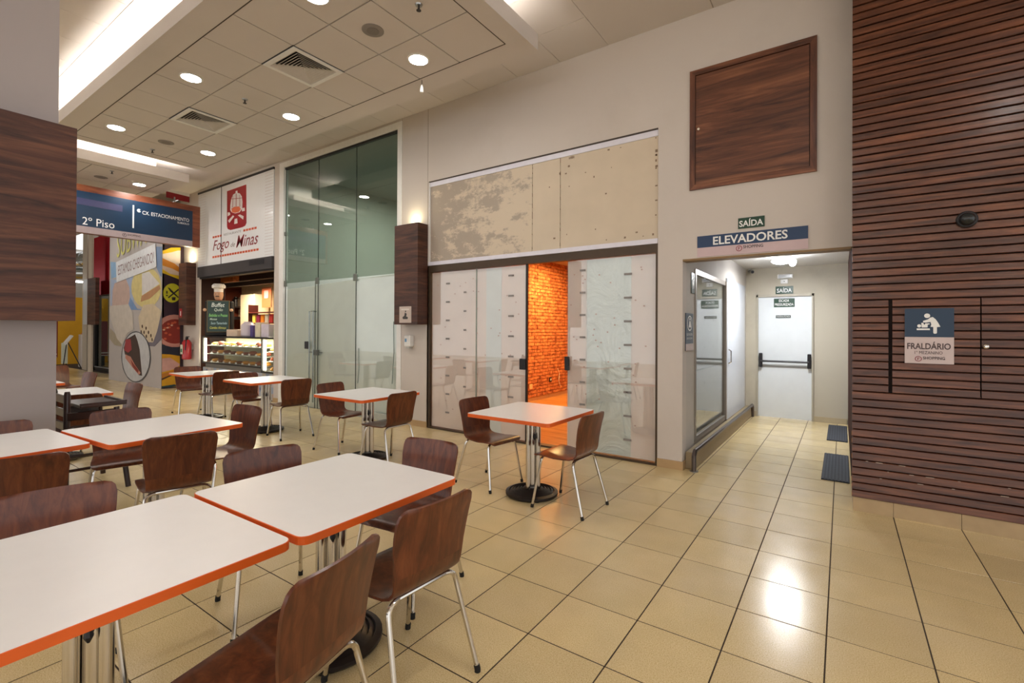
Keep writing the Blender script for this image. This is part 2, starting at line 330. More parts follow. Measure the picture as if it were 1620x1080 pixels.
ART = {
 'FRONT': [
  ('8FB4D8', [(-17.23,3.36),(-16.72,3.31),(-16.73,2.9),(-17.16,2.87)]),
  ('7C93B8', [(-13.98,3.49),(-13.61,3.45),(-13.61,2.72),(-13.7,2.74),(-13.94,2.96)]),
  ('A9B9D6', [(-17.21,2.87),(-16.59,2.8),(-15.45,2.92),(-15.42,1.95),(-17.19,1.99)]),
  ('D9C989', [(-13.63,2.46),(-13.68,2.31),(-13.8,2.18),(-14.0,2.07),(-14.27,2.01),(-14.57,1.99),(-14.88,2.02),(-15.17,2.1),(-15.4,2.23),(-15.56,2.39),(-15.61,2.56),(-15.56,2.72),(-15.42,2.86),(-15.18,2.97),(-14.9,3.02),(-14.59,3.03),(-14.29,2.98),(-14.02,2.89),(-13.81,2.77),(-13.68,2.62)]),
  ('C9AEA4', [(-16.87,2.73),(-16.0,2.8),(-15.74,2.56),(-15.68,2.18),(-16.04,1.96),(-17.08,1.98),(-17.03,2.54)]),
  ('7C9CCB', [(-15.68,2.3),(-15.18,1.98),(-14.75,1.94),(-15.88,1.96)]),
  ('D8D4D2', [(-14.87,2.88),(-14.4,2.9),(-13.74,2.56),(-14.85,2.31)]),
  ('B98A62', [(-14.88,2.3),(-13.74,2.53),(-13.68,2.43),(-14.35,2.21),(-14.94,2.15)]),
  ('6F6A78', [(-14.0,1.02),(-13.61,1.2),(-13.61,1.85),(-14.74,1.68),(-14.79,1.26),(-14.38,1.02)]),
  ('A89C86', [(-17.19,1.46),(-17.25,1.29),(-17.25,1.17),(-16.82,0.99),(-16.27,0.96),(-16.27,1.06),(-16.69,1.28)]),
  ('CFC6BC', [(-17.25,1.95),(-17.25,2.1),(-15.78,2.11),(-15.48,1.86),(-15.41,1.43),(-15.82,1.34),(-16.24,1.02),(-16.63,1.17),(-17.17,1.74)]),
  ('D3C2A6', [(-14.75,2.06),(-14.12,2.08),(-13.61,1.89),(-13.61,1.85),(-13.85,1.41),(-14.1,1.12),(-14.38,1.12),(-14.96,1.41),(-15.08,1.75)]),
  ('5B4636', [(-14.83,1.38),(-14.83,1.35),(-14.86,1.33),(-14.89,1.33),(-14.91,1.35),(-14.92,1.37),(-14.92,1.4),(-14.89,1.42),(-14.86,1.42),(-14.84,1.4)]),
  ('5B4636', [(-14.64,1.37),(-14.64,1.34),(-14.67,1.32),(-14.7,1.32),(-14.72,1.34),(-14.73,1.37),(-14.72,1.39),(-14.7,1.41),(-14.67,1.41),(-14.64,1.39)]),
  ('5B4636', [(-14.5,1.47),(-14.51,1.44),(-14.54,1.43),(-14.57,1.43),(-14.59,1.44),(-14.6,1.47),(-14.59,1.5),(-14.57,1.51),(-14.54,1.51),(-14.51,1.5)]),
  ('5B4636', [(-14.34,1.37),(-14.35,1.34),(-14.37,1.32),(-14.4,1.32),(-14.43,1.34),(-14.44,1.37),(-14.43,1.39),(-14.41,1.41),(-14.38,1.41),(-14.35,1.39)]),
  ('5B4636', [(-14.19,1.29),(-14.19,1.26),(-14.22,1.24),(-14.25,1.24),(-14.27,1.26),(-14.28,1.29),(-14.27,1.31),(-14.25,1.33),(-14.22,1.33),(-14.19,1.31)]),
  ('5B4636', [(-14.11,1.19),(-14.11,1.16),(-14.14,1.14),(-14.17,1.14),(-14.19,1.16),(-14.2,1.19),(-14.19,1.21),(-14.17,1.23),(-14.14,1.23),(-14.12,1.21)]),
  ('5B4636', [(-14.75,1.51),(-14.76,1.49),(-14.78,1.47),(-14.81,1.47),(-14.83,1.49),(-14.84,1.51),(-14.84,1.54),(-14.81,1.56),(-14.78,1.56),(-14.76,1.54)]),
  ('5B4636', [(-14.47,1.26),(-14.48,1.24),(-14.5,1.22),(-14.53,1.22),(-14.56,1.24),(-14.57,1.26),(-14.56,1.29),(-14.54,1.31),(-14.51,1.31),(-14.48,1.29)]),
  ('55565C', [(-14.24,0.75),(-14.26,0.61),(-14.33,0.47),(-14.44,0.34),(-14.58,0.23),(-14.76,0.14),(-14.97,0.08),(-15.19,0.05),(-15.42,0.05),(-15.64,0.09),(-15.84,0.16),(-16.02,0.26),(-16.15,0.38),(-16.23,0.53),(-16.27,0.68),(-16.24,0.84),(-16.16,0.99),(-16.04,1.12),(-15.87,1.23),(-15.67,1.32),(-15.45,1.37),(-15.22,1.39),(-15.0,1.37),(-14.79,1.33),(-14.61,1.25),(-14.45,1.15),(-14.34,1.03),(-14.27,0.9)]),
  ('C6C7CA', [(-14.29,0.75),(-14.31,0.61),(-14.37,0.48),(-14.48,0.36),(-14.62,0.25),(-14.79,0.17),(-14.98,0.11),(-15.19,0.08),(-15.41,0.08),(-15.61,0.12),(-15.81,0.18),(-15.97,0.28),(-16.09,0.4),(-16.17,0.53),(-16.2,0.68),(-16.18,0.83),(-16.11,0.98),(-15.99,1.1),(-15.83,1.21),(-15.64,1.29),(-15.44,1.34),(-15.22,1.36),(-15.01,1.35),(-14.81,1.3),(-14.64,1.23),(-14.49,1.13),(-14.39,1.02),(-14.32,0.89)]),
  ('44302C', [(-15.27,1.31),(-15.09,1.13),(-14.95,0.92),(-14.77,0.25),(-14.99,0.25),(-15.99,0.76),(-16.09,0.93),(-15.91,1.16)]),
  ('A23A40', [(-15.94,1.16),(-15.59,1.18),(-15.5,0.9),(-15.75,0.81),(-16.05,0.87)]),
  ('C98A78', [(-15.94,0.76),(-15.57,0.71),(-15.28,0.52),(-14.87,0.32),(-14.98,0.26),(-15.45,0.44),(-15.96,0.66)]),
  ('8E3026', [(-15.57,0.64),(-15.33,0.52),(-14.99,0.37),(-15.07,0.3),(-15.42,0.45)]),
  ('E4E6EA', [(-16.74,3.31),(-13.98,3.57),(-13.91,3.01),(-13.99,2.97),(-16.67,2.74)]),
 ],
 'SIDE': [
  ('E8C21E', [(4.745,2.84),(4.745,3.354),(4.92,3.454),(5.125,3.488),(5.125,2.68),(5.001,2.726),(4.747,2.814)]),
  ('E8DCD4', [(4.745,3.276),(4.936,3.343),(5.072,3.405),(5.125,3.409),(5.125,2.956),(5.114,2.947),(4.745,3.136)]),
  ('D98B22', [(4.745,3.175),(4.998,3.073),(5.125,2.972),(5.125,2.856),(4.745,3.005)]),
  ('E2CDBE', [(4.745,2.994),(4.939,2.945),(5.125,2.858),(5.125,2.779),(4.91,2.804),(4.745,2.91)]),
  ('C9C62A', [(5.125,2.244),(5.104,2.202),(5.073,2.162),(5.036,2.132),(4.995,2.113),(4.953,2.105),(4.91,2.109),(4.869,2.124),(4.833,2.15),(4.803,2.185),(4.78,2.228),(4.766,2.276),(4.761,2.328),(4.765,2.38),(4.779,2.43),(4.801,2.476),(4.831,2.515),(4.866,2.546),(4.907,2.566),(4.949,2.576),(4.992,2.573),(5.033,2.559),(5.07,2.534),(5.102,2.499),(5.125,2.456)]),
  ('231820', [(4.853,2.471),(4.898,2.458),(5.096,2.245),(5.081,2.226),(4.913,2.372)]),
  ('231820', [(5.079,2.453),(5.102,2.429),(4.877,2.206),(4.862,2.231)]),
  ('231820', [(4.944,2.236),(5.027,2.241),(5.02,2.162),(4.952,2.158)]),
  ('231820', [(4.854,2.351),(4.85,2.32),(4.839,2.307),(4.829,2.319),(4.824,2.349),(4.828,2.38),(4.839,2.393),(4.849,2.381)]),
  ('231820', [(4.86,2.274),(4.854,2.262),(4.84,2.256),(4.825,2.26),(4.819,2.272),(4.825,2.284),(4.839,2.29),(4.854,2.286)]),
  ('C98F84', [(5.125,1.018),(5.09,1.006),(5.001,0.998),(4.913,1.011),(4.83,1.043),(4.757,1.092),(4.745,1.105),(4.745,1.707),(4.753,1.715),(4.825,1.764),(4.907,1.796),(4.995,1.809),(5.084,1.801),(5.125,1.788)]),
  ('8A2A20', [(5.125,1.106),(5.103,1.098),(5.018,1.089),(4.934,1.101),(4.856,1.133),(4.79,1.182),(4.745,1.237),(4.745,1.553),(4.787,1.605),(4.852,1.654),(4.929,1.686),(5.014,1.698),(5.099,1.689),(5.125,1.68)]),
  ('C4593A', [(4.84,1.474),(4.831,1.454),(4.806,1.446),(4.782,1.454),(4.772,1.473),(4.782,1.493),(4.806,1.502),(4.83,1.494)]),
  ('C4593A', [(4.927,1.494),(4.917,1.474),(4.892,1.466),(4.868,1.474),(4.858,1.494),(4.868,1.514),(4.892,1.522),(4.917,1.514)]),
  ('C4593A', [(4.997,1.596),(4.986,1.576),(4.962,1.567),(4.937,1.575),(4.926,1.595),(4.937,1.615),(4.961,1.624),(4.986,1.616)]),
  ('C4593A', [(4.859,1.353),(4.849,1.334),(4.824,1.326),(4.8,1.334),(4.79,1.354),(4.8,1.373),(4.824,1.382),(4.848,1.373)]),
  ('C4593A', [(4.946,1.313),(4.936,1.293),(4.911,1.285),(4.887,1.293),(4.876,1.313),(4.886,1.333),(4.911,1.341),(4.936,1.333)]),
  ('C4593A', [(5.05,1.617),(5.039,1.597),(5.014,1.588),(4.989,1.596),(4.979,1.616),(4.989,1.636),(5.014,1.645),(5.039,1.637)]),
  ('C4593A', [(4.842,1.213),(4.832,1.194),(4.808,1.186),(4.784,1.194),(4.774,1.214),(4.784,1.234),(4.808,1.242),(4.832,1.233)]),
  ('C4593A', [(5.122,1.475),(5.112,1.455),(5.086,1.446),(5.061,1.455),(5.051,1.475),(5.061,1.495),(5.086,1.504),(5.111,1.495)]),
  ('C4593A', [(4.909,1.575),(4.899,1.555),(4.875,1.546),(4.85,1.554),(4.84,1.574),(4.85,1.594),(4.874,1.603),(4.899,1.595)]),
  ('E0B79A', [(4.885,1.484),(4.877,1.47),(4.858,1.464),(4.838,1.47),(4.83,1.484),(4.838,1.498),(4.858,1.504),(4.877,1.498)]),
  ('E0B79A', [(4.808,1.434),(4.8,1.419),(4.781,1.414),(4.761,1.419),(4.753,1.434),(4.761,1.448),(4.781,1.454),(4.8,1.448)]),
  ('E0B79A', [(4.972,1.545),(4.964,1.531),(4.944,1.525),(4.925,1.531),(4.916,1.545),(4.924,1.559),(4.944,1.565),(4.964,1.559)]),
  ('20283A', [(4.745,1.069),(4.948,1.01),(5.125,1.005),(5.125,0.799),(4.745,0.845)]),
  ('D8A21E', [(4.745,0.03),(4.745,0.845),(4.914,0.83),(5.125,0.782),(5.125,0.03)]),
  ('CFA29A', [(4.745,0.739),(4.915,0.749),(5.125,0.582),(5.125,0.549),(5.005,0.461),(4.745,0.404)]),
  ('5A3420', [(4.745,0.257),(5.005,0.36),(5.023,0.334),(4.745,0.208)]),
  ('C77F2A', [(4.745,0.365),(5.005,0.441),(5.005,0.36),(4.745,0.266)]),
  ('274B52', [(4.745,0.03),(4.745,0.063),(5.007,0.086),(5.096,0.048),(4.954,0.03)]),
 ],
 'LOGO': [
  ('A8242C', [(-11.36,4.55),(-10.51,4.56),(-10.49,3.73),(-10.54,3.68),(-10.67,3.66),(-11.19,3.66),(-11.32,3.7),(-11.35,3.76)]),
  ('E9E2DF', [(-10.97,4.49),(-10.89,4.49),(-10.88,4.43),(-10.97,4.44)]),
  ('E9E2DF', [(-11.2,4.21),(-11.16,4.34),(-11.07,4.43),(-10.93,4.45),(-10.78,4.41),(-10.69,4.33),(-10.66,4.21),(-10.67,4.07),(-10.78,4.0),(-10.98,4.0),(-11.14,4.05),(-11.2,4.11)]),
  ('E0714A', [(-11.14,4.13),(-11.01,4.15),(-10.8,4.13),(-10.73,4.06),(-10.81,4.01),(-10.98,4.01),(-11.12,4.05)]),
  ('E9E2DF', [(-11.31,4.07),(-11.2,4.05),(-11.19,4.0),(-11.31,3.98)]),
  ('E9E2DF', [(-11.29,3.88),(-11.07,3.97),(-11.01,3.94),(-11.23,3.82)]),
  ('E9E2DF', [(-10.99,3.88),(-10.88,3.88),(-10.86,3.77),(-11.01,3.77)]),
  ('E9E2DF', [(-10.85,3.94),(-10.76,3.95),(-10.6,3.89),(-10.62,3.82)]),
  ('E9E2DF', [(-10.69,4.07),(-10.56,4.07),(-10.55,4.0),(-10.67,4.0)]),
  ('A8242C', [(-11.08,4.4),(-11.07,4.4),(-11.08,4.15),(-11.1,4.15)]),
  ('A8242C', [(-10.94,4.43),(-10.92,4.43),(-10.92,4.14),(-10.94,4.15)]),
  ('A8242C', [(-10.78,4.38),(-10.77,4.38),(-10.76,4.12),(-10.78,4.12)]),
  ('A8242C', [(-11.16,4.35),(-10.68,4.3),(-10.68,4.29),(-11.16,4.34)]),
 ],
 'BABY': [
  ('DDE0EC', [(0.5563,1.6036),(0.5553,1.5976),(0.5522,1.5924),(0.5475,1.5885),(0.5417,1.5864),(0.5356,1.5865),(0.5298,1.5887),(0.5251,1.5926),(0.522,1.598),(0.5209,1.6041),(0.522,1.6101),(0.5251,1.6154),(0.5298,1.6192),(0.5356,1.6213),(0.5417,1.6212),(0.5475,1.619),(0.5522,1.615),(0.5553,1.6097)]),
  ('DDE0EC', [(0.5568,1.5898),(0.5711,1.594),(0.5876,1.577),(0.6017,1.5519),(0.6158,1.5189),(0.5956,1.5164),(0.5957,1.4739),(0.5914,1.4664),(0.5782,1.4663),(0.5744,1.4738),(0.5744,1.5176),(0.5583,1.5188),(0.563,1.5364),(0.5583,1.5565),(0.5305,1.551),(0.5152,1.5536),(0.5142,1.5643),(0.5305,1.5711),(0.5449,1.5773)]),
  ('DDE0EC', [(0.5036,1.5257),(0.5024,1.5203),(0.4992,1.5158),(0.4946,1.5134),(0.4894,1.5134),(0.4847,1.5158),(0.4814,1.5202),(0.4803,1.5258),(0.4814,1.5313),(0.4847,1.5357),(0.4893,1.5381),(0.4945,1.5381),(0.4992,1.5357),(0.5024,1.5312)]),
  ('DDE0EC', [(0.5041,1.5492),(0.5161,1.5504),(0.52,1.5365),(0.5258,1.5365),(0.5277,1.5453),(0.5535,1.5452),(0.5521,1.5377),(0.5421,1.5352),(0.5411,1.5138),(0.5065,1.5131)]),
  ('DDE0EC', [(0.4764,1.506),(0.5535,1.5063),(0.5554,1.4937),(0.4774,1.4933)]),
 ],
}
# ------------------------------------------------------------------ shared materials
WALL = wall_paint('cream_wall', 'CFC6BE', 'B2A79A', .3)
WALL2 = wall_paint('corridor_wall', 'C0B8A6', '8C8474', .5, 1.6)
CEIL = wall_paint('ceiling_board', 'D0C8C2', 'BDB3A8', .3, .8)
CEILW = wall_paint('ceiling_white', 'DAD6CE', 'C5BEB2', .3, .8)
DARKGAP = plain('4A4038', .9)
TILE = floor_mat()
GROUT = plain('3A2C20', .9)
SLAT = wood('slat_wood', '381B10', '5A3220', '7A4930', (2.2, 10, 28), rough=.36, coat=.18)
SLATBACK = plain('180C0A', .9)
PANELW = wood('walnut_laminate', '3A1E12', '683C26', '8C5A3C', (1.1, 1.1, 13), rough=.5, coat=.05)
BOXW = wood('walnut_box_laminate', '2C160F', '4E2B1E', '6C432E', (1.3, 1.3, 15), rough=.5, coat=.05)
PANELV = wood('walnut_laminate_upright', '3C2018', '603622', '7E4E34', (16, 16, 1.6), rough=.5, coat=.05)
CHAIRW = wood('reddish_plywood', '451C0D', '5E2B15', '743D20', (26, 26, 3.2), rough=.34, coat=.22, world=False)
CHROME = plain('D4D0CA', .14, 1.0, var=.02)
STEEL = plain('A8A8A6', .32, 1.0, var=.03)
BLACK = plain('17151A', .45)
RUBBER = plain('0E0D0D', .7)
IRON = plain('211A1A', .38, .3, bump=.1)
WHITE = plain('E6E4E0', .45)
WLAM = plain('F3F2F3', .3, var=.012)
ORANGE = plain('E2621E', .45)
NAVY = plain('17365C', .35, var=.02)
NAVY2 = plain('12304C', .35, var=.02)
PINKISH = plain('CDBCBB', .4, var=.02)
GREEN = plain('0C3A24', .35, var=.02)
TXTW = plain('F0F0EE', .4, var=0)
TXTD = plain('4A3A3C', .5, var=0)
TXTR = plain('8C3A44', .5, var=0)
REDM = plain('B3161E', .3, coat=.4)
BROWNHDR = plain('4A3B2C', .45, .3)
LAMPM = emis('FFFAF4', DOWNLIGHT)
COVEM = emis('FFFBF2', COVE, 'cove_glow')

# ------------------------------------------------------------------ floor
fb = MB().box(-27, 7, -10, 11.5, -.12, -.0018)
floor = struct('floor', fb, GROUT)
inv = M3
def px(x, y, z=0):
    c = M3 @ Vector((x, y, z - H))
    return None if c.z < .15 else (810 + F_PX*c.x/c.z, CY + F_PX*c.y/c.z)
def tile_ok(x, y):
    if y > 9.27: return False
    if y > 5.21: return -1.5 < x < .2
    return True
tiles = []
for i in range(-66, 22):
    for j in range(-29, 19):
        x0, y0 = TX0 + i*TP, TY0 + j*TPY
        if not tile_ok(x0 + TP/2, y0 + TPY/2): continue
        q = [px(x0, y0), px(x0+TP, y0), px(x0+TP, y0+TPY), px(x0, y0+TPY)]
        ar = 0
        if all(q) and not (min(a[0] for a in q) > 1620 or max(a[0] for a in q) < 0 or min(a[1] for a in q) > 1080):
            ar = abs(sum(q[k-1][0]*q[k][1]-q[k][0]*q[k-1][1] for k in range(4)))/2
        tiles.append((ar, x0, y0))
tiles.sort(reverse=True)
tme = None
g_ = .0032
for k, (ar, x0, y0) in enumerate(tiles[:300]):
    if tme is None:
        t = MB().cbox((TP/2, TPY/2, -.006), TP-2*g_, TPY-2*g_, .012, .0012)
        o = obj('tile', t, TILE, floor, local=True); tme = o.data
    else:
        o = bpy.data.objects.new('tile', tme); C.objects.link(o); o.parent = floor
    o.location = (x0, y0, random.uniform(-.0004, .0004))
rest = MB()
for ar, x0, y0 in tiles[300:]:
    rest.box(x0+g_, x0+TP-g_, y0+g_, y0+TPY-g_, -.012, 0)
o = obj('far_tiles', rest, TILE, floor, recalc=False); o['kind'] = 'stuff'

# ------------------------------------------------------------------ main wall (looks towards -Y)
WY = 5.21
wf = MB()
wf.box(-5.71, -5.13, WY, 5.36, 0, 4.8)                    # pillar between the shopfronts
wf.box(-9.42, -9.23, WY, 5.36, 0, 4.8)
wf.box(-9.23, -5.71, WY, 5.36, 4.76, 4.8)
wf.box(-13.85, -12.74, WY, WY+.04, 0, 4.8)
wf.box(-12.74, -9.42, WY, 5.36, 4.72, 4.8)
wf.box(-5.13, -1.66, WY, 5.36, 3.70, 4.8)                 # above the boarded shopfront
wf.box(-1.66, -1.395, WY, 5.36, 0, 4.8)
wf.box(-1.395, .0, WY, 5.36, 2.235, 4.8)                   # lintel over the corridor
wf.box(.0, 7, WY, 5.36, 2.235, 4.8)
struct('wall_front', wf, WALL)
struct('trim_1', B(-1.395, .064, WY-.002, 5.365, 2.215, 2.235), plain('8C6E46', .5))       # tan edging under the lintel
j = MB(); j.box(-5.152, -5.146, WY-.001, WY+.002, 0, 4.8); j.box(-5.713, -5.709, WY-.001, WY+.002, .1, 4.8)
struct('trim_2', j, plain('8A7B68', .8))
bs = MB()
for a, b in ((-5.71, -5.14), (-1.66, -1.383), (-9.42, -9.24), (-13.6, -12.75)): bs.box(a, b, WY-.012, WY, 0, .09)
bs.box(-1.395, -1.383, WY, 5.36, 0, .09)
struct('baseboard_front', bs, plain('B99B72', .4))

# ------------------------------------------------------------------ corridor
struct('wall_left', MB().box(-1.53, -1.395, 5.36, 5.72, 0, 2.60).box(-1.53, -1.395, 5.72, 7.50, 2.19, 2.60).box(-1.53, -1.395, 5.72, 7.50, 0, .20).box(-1.53, -1.395, 9.05, 9.27, 0, 2.60).box(-1.53, -1.395, 7.50, 9.05, 2.25, 2.6), wall_paint('corridor_side', 'C6C0B8', '8F887E', .35))
struct('wall_back', MB().box(-1.53, -1.205, 9.27, 9.4, 0, 2.6).box(-.405, .2, 9.27, 9.4, 0, 2.6).box(-1.205, -.405, 9.27, 9.4, 2.08, 2.6), WALL2)
struct('baseboard_back', MB().box(-.40, .066, 9.255, 9.27, 0, .09).box(-1.36, -1.21, 9.255, 9.27, 0, .09), plain('B8A98C', .4))
cc = MB().box(-1.53, .2, 5.36, 9.4, 2.56, 2.66)
struct('ceiling', cc, CEILW)
wr = MB().box(.078, .2, 5.0, 9.3, 0, 2.56)
struct('wall_right', wr, plain('3E241C', .95, spec=.1))

# fire door at the end
door = struct('door_1', MB().cbox((-.805, 9.30, 1.035), .79, .05, 2.05, .004), plain('DCE0E2', .4, var=.03, scale=5))
struct('door_frame', MB().box(-1.225, -1.2, 9.245, 9.4, 0, 2.1).box(-.41, -.385, 9.245, 9.4, 0, 2.1).box(-1.225, -.385, 9.245, 9.4, 2.06, 2.1), plain('B5AD9C', .5), door)
pb = MB().cbox((-1.155, 9.24, .98), .05, .07, .24, .008).cbox((-.445, 9.24, .98), .05, .07, .24, .008)
pb.tube([(-1.155, 9.20, .965), (-.445, 9.20, .965)], .017, 8)
obj('push_bar', pb, BLACK, door, sm=True)
obj('scuff_strip', MB().box(-1.19, -.42, 9.272, 9.2755, .86, .885), plain('C2C4C4', .6), door)

def board_sign(name, label, cat, fn, u0, u1, v0, v1, mat, d0=.002, d1=.008, group=None):
    p = fn((u0+u1)/2, v0, d0)
    t = thing(name, label, cat, p, 0, group)
    obj('board', MB().prism([(u0, v0), (u1, v0), (u1, v1), (u0, v1)], fn, d0, d1), mat, t)
    return t
f9 = face_y(9.275)
t = board_sign('exit_sign', 'small green SAIDA exit sign above the white fire door at the corridor end', 'sign', face_y(9.27), -.935, -.675, 2.105, 2.235, GREEN)
text('SAÍDA', 'lettering', face_y(9.26), -.915, -.695, 2.13, 2.215, TXTW, t, bold=.012)
t = board_sign('stair_sign', 'dark green ESCADA PRESSURIZADA sign at the top of the white fire door', 'sign', face_y(9.275), -.96, -.655, 1.885, 2.03, GREEN)
text('ESCADA', 'lettering', face_y(9.265), -.885, -.735, 1.97, 2.015, TXTW, t, bold=.012)
text('PRESSURIZADA', 'lettering', face_y(9.265), -.945, -.67, 1.905, 1.95, TXTW, t, bold=.012)
t = board_sign('notice_strip', 'thin dark instruction strip below the stair sign on the fire door', 'sign', face_y(9.275), -.93, -.71, 1.70, 1.745, plain('2E3A34', .5))
text('MANTENHA FECHADA', 'lettering', face_y(9.265), -.92, -.72, 1.712, 1.735, TXTW, t)
t = thing('emergency_light', 'white emergency light fixture on the wall above the exit sign', 'light', (-.79, 9.27, 2.36))
obj('body', MB().cbox((-.79, 9.25, 2.40), .23, .04, .075, .008), WHITE, t)
obj('lens', MB().cbox((-.79, 9.227, 2.40), .20, .012, .05, .004), plain('C8CACB', .2), t)
t = thing('socket_box', 'small white box with a dark button between emergency light and exit sign', 'socket', (-.80, 9.27, 2.28))
obj('body', MB().cbox((-.805, 9.258, 2.315), .11, .024, .075, .006), WHITE, t)
obj('button', MB().lathe([(.008, 0), (.008, .005)], (-.805, 9.241, 2.315), 10, 'y'), BLACK, t)
t = thing('security_camera', 'small round security camera in the upper corner of the corridor', 'camera', (-1.31, 9.2, 2.52))
obj('mount', MB().cbox((-1.33, 9.24, 2.525), .05, .05, .05, .01), WHITE, t)
obj('barrel', MB().tube([(-1.33, 9.23, 2.51), (-1.27, 9.10, 2.49)], .032, 12), plain('8E8A80', .3), t, sm=True)
obj('lens', MB().tube([(-1.27, 9.10, 2.49), (-1.266, 9.092, 2.489)], .024, 12), BLACK, t)
t = thing('ceiling_lamp', 'round glowing bulb lamp on the corridor ceiling', 'light', (-.68, 7.9, 2.56))
obj('base', MB().lathe([(.10, 0), (.10, -.02), (.06, -.035)], (-.68, 7.9, 2.56), 20), WHITE, t, sm=True)
obj('shade', MB().lathe([(.05, -.03), (.12, -.05), (.135, -.075), (.10, -.10), (.03, -.115)], (-.72, 7.9, 2.56), 20), emis('F4F8FF', 22), t, sm=True)
area('corridor_lamp', (-.68, 7.9, 2.42), .22, 19, (.97, .99, 1))
obj('bulb', MB().lathe([(.02, -.05), (.045, -.08), (.05, -.11), (.03, -.15), (.01, -.16)], (-.58, 7.84, 2.56), 14), emis('F4F8FF', 22), t, sm=True)

# corridor shop window
win = struct('window_1', MB().box(-1.42, -1.385, 5.72, 5.77, .26, 2.13).box(-1.42, -1.385, 5.72, 7.43, 2.13, 2.19).box(-1.42, -1.385, 5.72, 7.43, .20, .26).box(-1.42, -1.375, 7.43, 7.50, .20, 2.19), plain('9C938B', .4, .5))
obj('pane', B(-1.407, -1.401, 5.77, 7.43, .26, 2.13), glass_mat('corridor_glass', 'F2F4F2', 2.3), win)
FILMC = film_mat('white_backing_film', 'DCD9D2', .2)
obj('backing_film', B(-1.435, -1.433, 5.77, 7.43, .26, 2.13), FILMC, win)
obj('mid_rail', B(-1.431, -1.419, 5.77, 7.43, 1.0, 1.02), plain('8B8680', .5), win)
mk = MB()
for yy in (5.85, 6.35, 6.85):
    for zz in (.45, .8, 1.25, 1.6, 1.95): mk.box(-1.432, -1.429, yy, yy+.035, zz, zz+.035)
obj('print_marks', mk, plain('9E8F88', .6), win)
d2 = struct('door_2', MB().cbox((-1.40, 8.27, 1.215), .05, 1.54, 2.06, .004), plain('D6DCE6', .25, var=.02))
obj('handle', MB().tube([(-1.376, 7.62, 1.0), (-1.345, 7.62, 1.02), (-1.345, 7.62, 1.18), (-1.376, 7.62, 1.20)], .01, 8), CHROME, d2, sm=True)
# guard curb
t = thing('guard_rail', 'low metal guard rail and curb along the foot of the corridor window wall', 'rail', (-1.3, 7.2, 0))
obj('curb', MB().cbox((-1.335, 7.25, .09), .10, 3.9, .18, .006), plain('9C8A6C', .5), t)
obj('rail', MB().tube([(-1.28, 5.235, .0), (-1.28, 5.235, .16), (-1.28, 5.28, .205), (-1.27, 9.12, .205), (-1.27, 9.17, .16), (-1.27, 9.17, 0)], .024, 10), plain('6A6260', .35, .85), t, sm=True)
obj('flange', MB().lathe([(.045, .0), (.045, .008)], (-1.28, 5.235, 0), 14), STEEL, t)
# corridor plinth on the left edge
t = board_sign('wall_plate', 'small dark green plate with a white figure at the top of the corridor side wall', 'sign', face_x(-1.395), 5.55, 5.68, 1.90, 2.13, GREEN)
obj('figure', MB().prism([(5.585, 1.95), (5.605, 1.95), (5.62, 2.0), (5.64, 1.955), (5.65, 1.96), (5.63, 2.04), (5.65, 2.06), (5.645, 2.075), (5.61, 2.06), (5.58, 2.03)], face_x(-1.395), .009, .011).prism(ellipse(5.62, 2.095, .015, .015, 10), face_x(-1.395), .009, .011), TXTW, t)
fx = face_x(-1.405)
t = board_sign('elevator_notice', 'navy elevator notice with a round pictogram on the corridor entrance edge', 'sign', face_x(-1.395), 5.31, 5.62, 1.26, 1.67, NAVY2)
obj('ring', MB().prism(ellipse(5.465, 1.56, .10, .085, 20), face_x(-1.395), .009, .0105), TXTW, t)
obj('ring_inner', MB().prism(ellipse(5.465, 1.56, .084, .071, 20), face_x(-1.395), .0105, .0115), NAVY2, t)
obj('pictogram', MB().prism([(5.42, 1.515), (5.51, 1.515), (5.485, 1.585), (5.445, 1.585)], face_x(-1.395), .0115, .0125).prism(ellipse(5.465, 1.605, .018, .015, 8), face_x(-1.395), .0115, .0125), TXTW, t)
text('ELEVADOR', 'lettering', face_x(-1.395), 5.35, 5.58, 1.425, 1.45, TXTW, t, d=.0095)
text('USE A ESCADA', 'lettering', face_x(-1.395), 5.35, 5.58, 1.385, 1.405, TXTW, t, d=.0095)
obj('footer', MB().prism([(5.31, 1.26), (5.62, 1.26), (5.62, 1.335), (5.31, 1.335)], face_x(-1.395), .0085, .0095), PINKISH, t)
# two floor mats
RIB = plain('3A3D44', .8, bump=.2)
for k, (y0, y1, lb) in enumerate(((5.70, 6.93, 'dark grey ribbed floor mat nearest the slatted wall corner'), (7.78, 9.05, 'dark grey ribbed floor mat further in, close to the fire door'))):
    t = thing('floor_mat', lb, 'mat', (-.06, (y0+y1)/2, 0), 0, 'mats along the corridor')
    obj('backing', MB().cbox((-.055, (y0+y1)/2, .005), .235, y1-y0, .01, .002), RIB, t)
    rb = MB()
    for i in range(8): rb.box(-.165+i*.029, -.150+i*.029, y0+.01, y1-.01, .009, .014)
    obj('ribs', rb, plain('474A52', .8), t)

